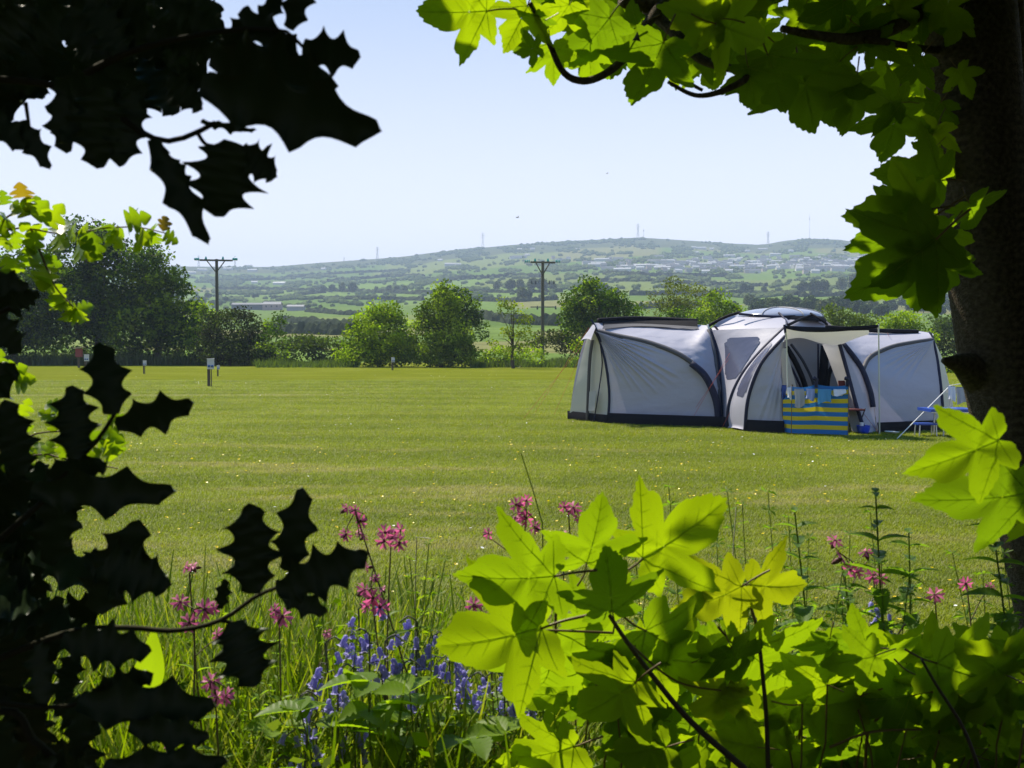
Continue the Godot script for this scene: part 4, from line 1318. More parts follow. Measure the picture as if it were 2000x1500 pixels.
	sleeve(cord, "post", [pf, at(1856, 751, 19.0)], 0.012, M.alu, 4)
	for a in [[1851, 1866, 754, 782, 18.95, "white towel nearest the post on the guyed washing line", "shirt_white"], [1868, 1890, 756, 788, 19.0, "grey shirt beside the dark trunk on the guyed washing line", "shirt_grey"]]:
		hung("towel" if a[0] < 1860 else "shirt", a[5], "laundry", a.slice(0, 5), M[a[6]])

# ---------------------------------------------------------------- electric hook-up posts in the field
func build_posts() -> void:
	mat("post_wood", lin(0.075, 0.06, 0.04), 0.9)
	mat("box_grey", lin(0.42, 0.44, 0.46), 0.5)
	mat("socket_blue", lin(0.03, 0.10, 0.35), 0.4)
	mat("board_red", lin(0.17, 0.03, 0.03), 0.8)
	mat("roof_felt", lin(0.30, 0.22, 0.16), 0.9)
	for a in [[408, 755, 700, "nearest electric hook-up post with a grey box, in the open field"], [425, 735, 713, "small hook-up post just right of the nearest one"], [281, 730, 704, "hook-up post standing alone between the holly and the near post"], [167, 727, 692, "hook-up post partly hidden by the upright holly leaf"], [766, 723, 698, "small hook-up post at the foot of the round bush"]]:
		var g := on_lawn(a[0], a[1])
		var h: float = (a[1] - a[2]) * -g.z / FOCAL
		var t := thing("hookup_post", a[3], "post", g, "electric hook-up posts")
		t.rotation.y = 0.25
		var mb := MB.new()
		mb.box(Transform3D(Basis(), Vector3(0, h * 0.48, 0)), Vector3(h * 0.10, h * 0.98, h * 0.10))
		part("post", mb.mesh(M.post_wood), t)
		mb = MB.new()
		mb.tube([Vector3(h * 0.09, 0, h * 0.06), Vector3(h * 0.09, h * 0.7, h * 0.06)], h * 0.018, h * 0.018, 5)
		part("conduit", mb.mesh(M.post_wood, true), t)
		mb = MB.new()
		mb.box(Transform3D(Basis(), Vector3(h * 0.07, h * 0.80, h * 0.02)), Vector3(h * 0.24, h * 0.36, h * 0.2))
		mb.box(Transform3D(Basis(), Vector3(h * 0.07, h * 0.985, h * 0.03)), Vector3(h * 0.26, h * 0.02, h * 0.25))
		part("box", mb.mesh(M.box_grey), t)
		for k in [-1, 1]:
			mb = MB.new()
			mb.tube([Vector3(h * (0.07 + 0.055 * k), h * 0.74, h * 0.12), Vector3(h * (0.07 + 0.055 * k), h * 0.72, h * 0.16)], h * 0.04, h * 0.045, 8)
			part("socket", mb.mesh(M.socket_blue, true), t)
	var g := on_lawn(154, 718)
	var h := 40.0 * -g.z / FOCAL
	var t := thing("fire_point", "dark red fire point box on a post below the wood", "post", g)
	var mb := MB.new()
	mb.box(Transform3D(Basis(), Vector3(0, h * 0.45, 0)), Vector3(0.12, h * 0.9, 0.12))
	part("post", mb.mesh(M.post_wood), t)
	mb = MB.new()
	mb.box(Transform3D(Basis(), Vector3(0.05, h * 0.72, 0.05)), Vector3(0.4, h * 0.40, 0.25))
	part("box", mb.mesh(M.board_red), t)
	mb = MB.new()
	mb.box(Transform3D(Basis(Vector3.FORWARD, -0.12), Vector3(0.05, h * 0.97, 0.05)), Vector3(0.62, 0.06, 0.45))
	part("roof", mb.mesh(M.roof_felt), t)
# ---------------------------------------------------------------- leaves close to the camera
const HALF_LEAF := [[0.0, 0.0], [0.10, -0.12], [0.27, -0.15], [0.47, -0.08], [0.40, 0.03], [0.30, 0.10], [0.46, 0.14], [0.62, 0.27], [0.80, 0.46], [0.64, 0.47], [0.50, 0.50], [0.36, 0.45], [0.24, 0.41], [0.29, 0.56], [0.30, 0.70], [0.17, 0.83], [0.0, 1.06]]

func sycamore_leaf(m: Material, vein: Material, sd: int) -> ArrayMesh:
	rng.seed = 100 + sd
	var half := []
	var out := []
	var hub := Vector2(0, 0.25)
	for s in [1, -1]:
		half = []
		for p in HALF_LEAF:
			half.append(Vector2(p[0], p[1]) * (1.0 + (rnd(-0.07, 0.07) if p[0] > 0.05 else 0.0)))
		var side := []
		for k in half.size() - 1:
			var a: Vector2 = half[k]
			var b: Vector2 = half[k + 1]
			side.append(a)
			if k > 0:
				# teeth stand out from the middle of the blade
				var steps := maxi(2, int((b - a).length() / 0.05))
				for j in range(1, steps):
					var e := a.lerp(b, float(j) / steps)
					side.append(hub + (e - hub) * (1.0 + (rnd(0.025, 0.055) if j % 2 else -0.012)))
		if s == 1:
			out.append_array(side)
			out.append(half[-1])
		else:
			side.reverse()
			for p in side.slice(0, side.size() - 1):
				out.append(Vector2(-p.x, p.y))
	var c := Vector2(0, 0.25)
	# keep the outline star-shaped round its middle, so that no sliver folds over
	var kept := []
	var last := -1.0
	for p in out:
		var an := fposmod((p - c).angle() + PI / 2 + 1e-4, TAU)
		if an > last + 0.005:
			kept.append(p)
			last = an
	out = kept
	var w1 := rnd(0.5, 1.3)
	var w2 := rnd(0, 6)
	var droop := rnd(0.15, 0.5)
	var fold := rnd(0.05, 0.35)
	var lift := func(p: Vector2) -> float:
		var r := p - c
		return -droop * r.length_squared() + fold * absf(p.x) * 0.6 + 0.06 * w1 * sin(r.angle() * 5.0 + w2) * r.length() + 0.02 * sin(p.y * 9.0 + w2) * absf(p.x)
	var mb := MB.new()
	var rows := []
	for f in [0.02, 0.15, 0.28, 0.4, 0.52, 0.64, 0.76, 0.88, 1.0]:
		var row := []
		for p in out:
			var q: Vector2 = c + (p - c) * f
			row.append(Vector3(q.x, q.y, lift.call(q)))
		rows.append(row)
	mb.grid(rows, true)
	var mesh := mb.mesh(m, true)
	var vb := MB.new()
	var ribs := [[Vector2(0, 0), Vector2(0, 0.98), 0.006], [Vector2(0, 0), Vector2(0.76, 0.44), 0.005], [Vector2(0, 0), Vector2(-0.76, 0.44), 0.005], [Vector2(0, 0), Vector2(0.40, -0.04), 0.004], [Vector2(0, 0), Vector2(-0.40, -0.04), 0.004]]
	for k in range(1, 6):
		for s in [-1, 1]:
			var y := 0.16 * k
			ribs.append([Vector2(0, y), Vector2(s * 0.23 * (1.0 - 0.12 * k), y + 0.13), 0.0022])
			if k < 5:
				var b0 := Vector2(s * 0.76, 0.44) * (0.2 * k)
				ribs.append([b0, b0 + Vector2(s * -0.02, 0.15) * (1.0 - 0.13 * k), 0.002])
				ribs.append([b0, b0 + Vector2(s * 0.14, -0.03) * (1.0 - 0.15 * k), 0.002])
	for r in ribs:
		var a: Vector2 = r[0]
		var b: Vector2 = r[1]
		var n := (b - a).orthogonal().normalized()
		for side in [-1, 1]:
			var l := []
			var rr := []
			for j in 6:
				var p := a.lerp(b, j / 5.0)
				var z: float = lift.call(p) + side * 0.006
				var w: float = r[2] * (1.0 - 0.7 * j / 5.0)
				l.append(Vector3(p.x + n.x * w, p.y + n.y * w, z))
				rr.append(Vector3(p.x - n.x * w, p.y - n.y * w, z))
			vb.grid([l, rr])
	return vb.mesh(vein, true, mesh)

func lobed_leaf(m: Material, lobes: int, cut: float, width: float, sd: int) -> ArrayMesh:
	# a leaf along y with rounded or toothed lobes on each side
	rng.seed = 300 + sd
	var mb := MB.new()
	var rows := []
	var n := lobes * 6
	var curl := rnd(0.05, 0.25)
	for j in n + 1:
		var t := float(j) / n
		var ph := t * lobes - floorf(t * lobes)
		var env := pow(sin(PI * pow(t, 0.75)), 0.8)
		var w := width * env * (1.0 - cut * (1.0 - sin(PI * clampf(ph, 0, 1))))
		if j == n:
			w = 0.0
		var z := -curl * t * t
		rows.append([Vector3(-w, t + cut * 0.12 * ph, z + 0.35 * w), Vector3(-w * 0.5, t, z + 0.10 * w), Vector3(0, t, z), Vector3(w * 0.5, t, z + 0.10 * w), Vector3(w, t + cut * 0.12 * ph, z + 0.35 * w)])
	mb.grid(rows)
	return mb.mesh(m, true)

func holly_leaf(m: Material, spines: int, width: float, sd: int) -> ArrayMesh:
	rng.seed = 500 + sd
	var mb := MB.new()
	var rows := []
	var n := spines * 8
	var wave := rnd(0.03, 0.07)
	var curl := rnd(0.0, 0.22)
	for j in n + 1:
		var t := float(j) / n
		var row := []
		for s in [-1.0, -0.8, -0.45, 0.0, 0.45, 0.8, 1.0]:
			var ph: float = fposmod(t * spines + (0.35 if s > 0 else 0.0), 1.0)
			var env := pow(maxf(0.0, sin(PI * clampf(0.06 + 0.94 * t, 0, 1))), 0.62)
			var w: float = width * env * (1.0 - 0.5 * pow(sin(PI * ph), 0.8) * absf(s))
			var k := int(floor(t * spines + (0.35 if s > 0 else 0.0)))
			var z: float = wave * absf(s) * absf(s) * (cos(TAU * ph) * (1.0 if k % 2 else -0.6)) - curl * t * t + 0.10 * absf(s) * w
			var fwd: float = 0.035 * s * s * (1.0 - sin(PI * ph))
			row.append(Vector3(s * w, t + fwd * (1.0 - t), z))
		rows.append(row)
	mb.grid(rows)
	return mb.mesh(m, true)

const SUNWARD := Vector3(-0.362, 0.809, -0.463)

func sun_tip(px: float, py: float, base: Vector3, extra := 0.0) -> Vector3:
	# leaves hold their upper side to the light: a tip above the base comes nearer, one below it hangs back
	var q := at(px, py, -base.z)
	return at(px, py, -base.z - 0.55 * (q.y - base.y) + extra)

func leaf_frame(base: Vector3, tip: Vector3, roll: float, wide := 1.0, lean := 0.0) -> Transform3D:
	var y := tip - base
	var l := y.length()
	y /= l
	var n := ((EYE - base).normalized() + SUNWARD * -lean).normalized()
	var x := y.cross(n).normalized()
	n = x.cross(y).normalized()
	x = x.rotated(y, roll)
	n = n.rotated(y, roll)
	return Transform3D(Basis(x * l * wide, y * l, n * l), base)

func inside(px: float, py: float, poly: Array) -> bool:
	return Geometry2D.is_point_in_polygon(Vector2(px, py), PackedVector2Array(poly))

func build_sycamore() -> void:
	var vein := mat("leaf_vein", lin(0.10, 0.14, 0.02), 0.6, lin(0.40, 0.56, 0.006))
	var kinds := []
	var tones := [["sycamore_green", lin(0.085, 0.13, 0.010), lin(0.28, 0.44, 0.004)], ["sycamore_fresh", lin(0.10, 0.14, 0.010), lin(0.36, 0.52, 0.004)], ["sycamore_deep", lin(0.06, 0.10, 0.010), lin(0.19, 0.33, 0.004)], ["sycamore_yellow", lin(0.13, 0.15, 0.012), lin(0.36, 0.44, 0.005)]]
	for k in 4:
		var m := mat(tones[k][0], tones[k][1], 0.5, tones[k][2])
		m.metallic_specular = 0.15
		for j in 3:
			kinds.append(sycamore_leaf(m, vein, k * 3 + j))
	mat("young_stem", lin(0.13, 0.085, 0.03), 0.5)
	mat("dark_stem", lin(0.045, 0.035, 0.025), 0.7)
	rng.seed = 77
	# --- the tree on the right: trunk, boughs, twigs and leaves
	var foot := at(2150, 1500, 2.35)
	foot.y = bank_height(foot.x, foot.z) - 0.1
	var t := thing("sycamore_tree", "sycamore with dark leaning trunk at the right and leaves overhead", "tree", foot)
	var off := Transform3D(Basis(), -foot)
	var path := curve([foot, at(2075, 1180, 2.33), at(2003, 860, 2.3), at(1952, 620, 2.3), at(1921, 340, 2.3), at(1896, 40, 2.3), at(1875, -500, 2.35), at(1900, -1200, 2.5)], 60)
	var mb := MB.new()
	var rows := []
	for j in path.size():
		var row := []
		var r := lerpf(0.108, 0.085, j / 59.0)
		if j < 8:
			r += 0.03 * (1.0 - j / 8.0)
		for k in 20:
			var an := TAU * k / 20.0
			var d := Vector3(cos(an), 0, sin(an))
			row.append(path[j] + d * r * (1.0 + 0.05 * noise_b.get_noise_3dv(path[j] * 9.0 + d * 3.0)))
		rows.append(row)
	mb.grid(rows, true)
	part("trunk", mb.mesh(M.grey_bark, true), t, off)
	mb = MB.new()
	mb.tube(curve([at(1930, 735, 2.3), at(1880, 712, 2.25), at(1858, 708, 2.24), at(1842, 704, 2.23)], 10), 0.06, 0.006, 10)
	part("branch_stub", mb.mesh(M.grey_bark, true), t, off)
	for b in [[[[1870, 20, 2.3], [1800, 25, 2.25], [1735, 58, 2.15], [1665, 76, 2.1], [1590, 68, 2.0], [1528, 56, 1.95]], 0.020, 0.007],
			[[[1850, 100, 2.3], [1790, 93, 2.2], [1730, 82, 2.12], [1690, 78, 2.1]], 0.008, 0.007],
			[[[1900, -250, 2.35], [1700, -220, 2.2], [1480, -60, 2.1], [1330, -6, 2.0], [1275, 12, 1.95], [1215, 2, 1.9]], 0.026, 0.012],
			[[[1262, 14, 1.95], [1300, 48, 1.92], [1330, 76, 1.9], [1370, 116, 1.88], [1436, 136, 1.86]], 0.012, 0.007],
			[[[1320, -10, 1.98], [1285, 18, 1.93], [1262, 50, 1.88], [1240, 88, 1.84], [1200, 132, 1.8], [1155, 156, 1.78], [1118, 154, 1.76], [1094, 132, 1.75], [1078, 96, 1.74], [1056, 48, 1.72], [1035, 6, 1.7]], 0.011, 0.004],
			[[[1440, 134, 1.86], [1458, 152, 1.85], [1410, 178, 1.84], [1358, 186, 1.82], [1305, 160, 1.8]], 0.007, 0.003],
			[[[1300, 80, 1.9], [1318, 124, 1.86], [1345, 160, 1.84], [1372, 176, 1.83]], 0.004, 0.003],
			[[[1860, 470, 2.3], [1838, 430, 2.2], [1822, 418, 2.15], [1795, 412, 2.1]], 0.006, 0.002],
			[[[1980, -300, 2.35], [1990, 60, 2.6], [2010, 250, 2.7], [2040, 500, 2.8]], 0.02, 0.008]]:
		mb = MB.new()
		mb.tube(curve(see(b[0]), b[0].size() * 5), b[1], b[2], 8)
		part("branch", mb.mesh(M.grey_bark, true), t, off)
	var sb := MB.new()
	sb.tube(curve([Vector3(0, 0, 0), Vector3(0.02, -0.2, -0.02), Vector3(0.0, -0.42, -0.08)], 6), 0.011, 0.015, 5)
	var stalk := sb.mesh(M.young_stem, true)
	# leaves one can follow in the outline: base, tip, distance, tip nearer or farther, roll, tone
	for a in [[950, 22, 816, 26, 1.66, 0.02, 0.1, 1], [1030, 12, 984, 104, 1.7, 0.0, 0.3, 1], [1064, 40, 1000, 60, 1.72, 0.05, -0.6, 2], [1052, 92, 1003, 104, 1.68, 0, 0.2, 2], [1190, 36, 1112, 128, 1.8, 0.0, 0.2, 2], [1112, 10, 1060, 78, 1.78, 0.04, -0.2, 1], [1150, 96, 1156, 168, 1.84, 0, 0.1, 0], [1078, 92, 1086, 168, 1.78, 0, -0.3, 0], [1296, 84, 1238, 206, 1.76, 0.0, 0.05, 2], [1246, 52, 1152, 100, 1.86, 0.05, 0.3, 2], [1404, 36, 1286, 14, 1.8, 0.06, 0.2, 1], [1398, 46, 1498, 84, 1.8, 0.06, -0.2, 1], [1380, 96, 1318, 150, 1.9, 0.02, 0.4, 2], [1352, 60, 1372, 128, 1.95, 0, 0.2, 0], [1462, 132, 1474, 216, 1.84, 0, 0.1, 2], [1500, 108, 1534, 226, 1.88, 0.0, 0.2, 2], [1440, 92, 1400, 160, 1.94, 0.02, -0.4, 2], [1566, 132, 1592, 262, 1.95, 0.0, 0.1, 2], [1612, 150, 1626, 254, 2.0, 0.02, 0.4, 2], [1674, 160, 1654, 268, 2.0, 0.0, -0.2, 2], [1640, 120, 1560, 180, 2.05, 0.05, 0.2, 2], [1762, 200, 1676, 194, 2.1, 0.0, 0.3, 2], [1752, 214, 1728, 322, 2.12, 0.0, 0.0, 2], [1800, 110, 1742, 178, 2.15, 0.03, 0.3, 2], [1826, 288, 1770, 330, 2.12, 0.0, -0.3, 0], [1832, 244, 1796, 318, 2.15, 0, 0.3, 1], [1838, 352, 1712, 342, 2.08, 0.0, 0.2, 2], [1806, 412, 1656, 428, 2.02, 0.0, 0.15, 0], [1822, 424, 1662, 502, 2.05, 0.02, -0.2, 2], [1828, 468, 1664, 592, 2.0, 0.0, 0.1, 2], [1812, 478, 1806, 614, 2.02, 0.0, -0.25, 2], [1850, 455, 1780, 548, 2.12, 0.03, 0.3, 0], [1836, 330, 1770, 402, 2.16, 0.0, -0.4, 0], [1852, 500, 1842, 580, 2.15, 0, 0.3, 2],
			[1985, 30, 2030, 60, 2.8, 0, 0.2, 0], [1984, 150, 1994, 90, 2.8, 0, 0.4, 0], [1990, 250, 2010, 320, 2.75, 0, 0.2, 1], [2004, 300, 1996, 400, 2.8, 0, 0.1, 0], [1990, 60, 1988, 110, 2.9, 0, -0.3, 1]]:
		var p := at(a[0], a[1], a[4])
		var q := sun_tip(a[2], a[3], p, a[5] * 0.5)
		part("petiole", stalk, part("leaf", kinds[a[7] * 3 + rng.randi() % 3], t, off * leaf_frame(p, q, a[6], 1.0, 0.9)))
	var canopy := [Vector2(1010, -60), Vector2(1080, 30), Vector2(1150, 90), Vector2(1240, 130), Vector2(1330, 130), Vector2(1450, 80), Vector2(1540, 100), Vector2(1640, 120), Vector2(1740, 130), Vector2(1820, 280), Vector2(1850, 420), Vector2(1900, 420), Vector2(1900, -60)]
	var n := 0
	while n < 135:
		var px := rnd(1010, 1900)
		var py := rnd(-60, 420)
		if not inside(px, py, canopy):
			continue
		n += 1
		var dist := rnd(2.1, 2.8)
		var l := rnd(75, 125) * 1.9 / dist
		var an := rnd(0.6, 2.6)
		var p := at(px, py, dist)
		var q := sun_tip(px + cos(an) * l, py + sin(an) * l * 0.8, p, rnd(-0.05, 0.05))
		if py + sin(an) * l * 0.8 > 190 and px < 1700:
			q = sun_tip(px + cos(an) * l, py + 20, p)
		part("petiole", stalk, part("leaf", kinds[rng.randi() % 9], t, off * leaf_frame(p, q, rnd(-0.6, 0.6), 1.0, 0.9)))
	var where := []
	while where.size() < 2150:
		var p := Vector3(rnd(-0.6, 3.6), rnd(2.45, 4.6), rnd(-3.9, -1.2))
		if where.size() > 220:
			p.y = rnd(2.5, 3.5)
			p.x = rnd(0.3, 2.2) - (p.y - 2.4) * 0.45
			p.z = -2.12 - (p.y - 2.4) * 0.57 + rnd(-0.2, 0.2)
		if where.size() > 800:
			p = Vector3(rnd(0.7, 3.0), rnd(2.3, 4.2), rnd(-2.4, -1.0))
		if where.size() > 1700:
			p = Vector3(rnd(0.3, 0.9), rnd(2.35, 3.1), rnd(-2.1, -1.55))
		if where.size() > 1950:
			p = Vector3(rnd(0.55, 1.2), rnd(2.75, 3.4), rnd(-3.2, -2.55))
		if p.y < 1.64 + 0.37 * -p.z or p.x < 0.0 and rng.randf() < 0.5:
			continue
		var d := Vector3(rnd(-1, 1), rnd(-0.9, 0.1), rnd(-1, 1)).normalized() * rnd(0.11, 0.17)
		where.append(off * leaf_frame(p, p + d, rnd(-1.2, 1.2)))
	copies("crown", kinds[1], where, [], t)
	# --- saplings at the lower right
	rng.seed = 78
	t = thing("sycamore_sapling", "sunlit yellow-green sycamore sapling with broad leaves at the lower right", "sapling", Vector3(at(1500, 1500, 1.7).x, 0.45, -1.7))
	off = Transform3D(Basis(), -t.position)
	for b in [[[[1455, 1502, 1.56], [1352, 1412, 1.55], [1282, 1330, 1.54], [1222, 1250, 1.53], [1188, 1198, 1.52]], 0.0055, 0.0030], [[[1190, 1202, 1.52], [1196, 1165, 1.52]], 0.002, 0.0015], [[[1196, 1236, 1.52], [1130, 1233, 1.5], [1056, 1230, 1.5]], 0.002, 0.0016], [[[1222, 1250, 1.53], [1320, 1330, 1.6], [1420, 1350, 1.65]], 0.002, 0.0015], [[[1480, 1230, 1.62], [1466, 1185, 1.62], [1452, 1148, 1.62]], 0.003, 0.002], [[[1500, 1500, 1.66], [1495, 1380, 1.64], [1480, 1230, 1.62]], 0.004, 0.003], [[[1912, 1502, 1.6], [1880, 1420, 1.6], [1830, 1340, 1.58], [1800, 1288, 1.56]], 0.0035, 0.002], [[[1690, 1500, 1.8], [1700, 1420, 1.78], [1760, 1380, 1.75], [1850, 1370, 1.72]], 0.003, 0.002], [[[1560, 1500, 1.8], [1570, 1400, 1.8], [1650, 1310, 1.8]], 0.003, 0.002], [[[1620, 1460, 1.7], [1700, 1430, 1.7], [1800, 1425, 1.7]], 0.0025, 0.0018]]:
		mb = MB.new()
		mb.tube(curve(see(b[0]), b[0].size() * 5), b[1], b[2], 7)
		part("stem", mb.mesh(M.dark_stem if b[1] > 0.0033 else M.young_stem, true), t, off)
	for a in [[1082, 1126, 888, 1136, 1.42, 0.06, 0.1, 0], [1146, 1100, 1182, 976, 1.47, 0.06, 0.15, 0], [1256, 1092, 1418, 988, 1.5, 0.10, -0.25, 1], [1196, 1196, 1186, 1078, 1.44, 0.05, 0.05, 2], [1056, 1228, 852, 1272, 1.45, 0.06, 0.5, 1], [1086, 1236, 1062, 1392, 1.55, 0.1, 0.1, 0], [1448, 1146, 1318, 1206, 1.6, 0.03, 0.2, 3], [1466, 1142, 1582, 1152, 1.62, 0.03, -0.2, 3], [1240, 1334, 1128, 1408, 1.5, 0.05, 0.5, 1], [1262, 1232, 1372, 1300, 1.58, 0.1, -0.2, 0], [1130, 1230, 1240, 1150, 1.62, 0.08, 0.2, 0], [1216, 1290, 1160, 1340, 1.6, 0.1, 0.2, 0], [1420, 1344, 1360, 1420, 1.64, 0.0, 0.3, 3], [1430, 1344, 1462, 1330, 1.64, 0.0, 0.3, 3], [1455, 1270, 1560, 1350, 1.62, 0.1, 0, 0], [1450, 1270, 1380, 1250, 1.62, 0.1, 0, 2], [1560, 1400, 1480, 1340, 1.7, 0.08, 0.2, 1], [1650, 1310, 1560, 1240, 1.75, 0.1, 0.1, 1], [1660, 1305, 1760, 1370, 1.72, 0.1, 0, 0], [1640, 1320, 1600, 1420, 1.7, 0.1, 0.2, 1], [1850, 1368, 1940, 1420, 1.7, 0.1, 0.1, 0], [1300, 1460, 1180, 1480, 1.62, 0.1, 0.3, 0], [1480, 1460, 1380, 1440, 1.66, 0.1, 0.2, 1], [1000, 1470, 1060, 1500, 1.7, 0.1, 0.2, 1], [1120, 1460, 990, 1490, 1.66, 0.1, 0.1, 1]]:
		var p := at(a[0], a[1], a[4])
		var q := sun_tip(a[2], a[3], p, a[5] * 0.3)
		part("petiole", stalk, part("leaf", kinds[a[7] * 3 + rng.randi() % 3], t, off * leaf_frame(p, q, a[6] * 0.6, 1.0, 0.9)))
	var thicket := [Vector2(1090, 1260), Vector2(1290, 1245), Vector2(1480, 1265), Vector2(1620, 1240), Vector2(1830, 1265), Vector2(2060, 1240), Vector2(2060, 1540), Vector2(1270, 1540), Vector2(1200, 1440), Vector2(1090, 1340)]
	var second := thing("sycamore_sapling", "dense lower sycamore sapling filling the bottom right corner", "sapling", Vector3(at(1750, 1500, 2.0).x, 0.45, -2.0))
	var off2 := Transform3D(Basis(), -second.position)
	n = 0
	while n < 160:
		var px := rnd(1090, 2060)
		var py := rnd(1240, 1540)
		if not inside(px, py, thicket):
			continue
		n += 1
		var dist := 1.60 + (py - 1240.0) / 300.0 * 0.25 + rnd(-0.05, 0.25)
		var l := rnd(80, 145) * 1.75 / dist
		var an := rnd(0, TAU)
		var p := at(px, py, dist)
		var q := sun_tip(px + cos(an) * l, py + sin(an) * l * 0.6 + 12, p)
		if py + sin(an) * l * 0.55 < 1225:
			q = sun_tip(px + cos(an) * l, 1240, p)
		part("petiole", stalk, part("leaf", kinds[rng.randi() % 8], second, off2 * leaf_frame(p, q, rnd(-0.4, 0.4), 1.0, 0.9)))
		var g := Vector3(p.x + rnd(-0.15, 0.15), 0.45, p.z - rnd(0, 0.2))
		if n % 5 == 0:
			var stalks := MB.new()
			stalks.tube(curve([p, p.lerp(g, 0.3) + Vector3(rnd(-0.04, 0.04), 0, 0), g], 7), 0.0015, 0.003, 5)
			part("stem", stalks.mesh(M.young_stem, true), second, off2)
	# large leaves near the lens at the right edge
	for a in [[1950, 860, 1776, 930, 1.15, 0.05, 0.9, 0], [2010, 965, 1800, 985, 1.25, 0.05, 0.5, 2], [2030, 1010, 1930, 1000, 1.5, 0.0, 0.2, 1]]:
		var p := at(a[0], a[1], a[4])
		part("leaf", kinds[a[7] * 3 + 1], second, off2 * leaf_frame(p, sun_tip(a[2], a[3], p), a[6] * 0.3, 0.8, 0.9))

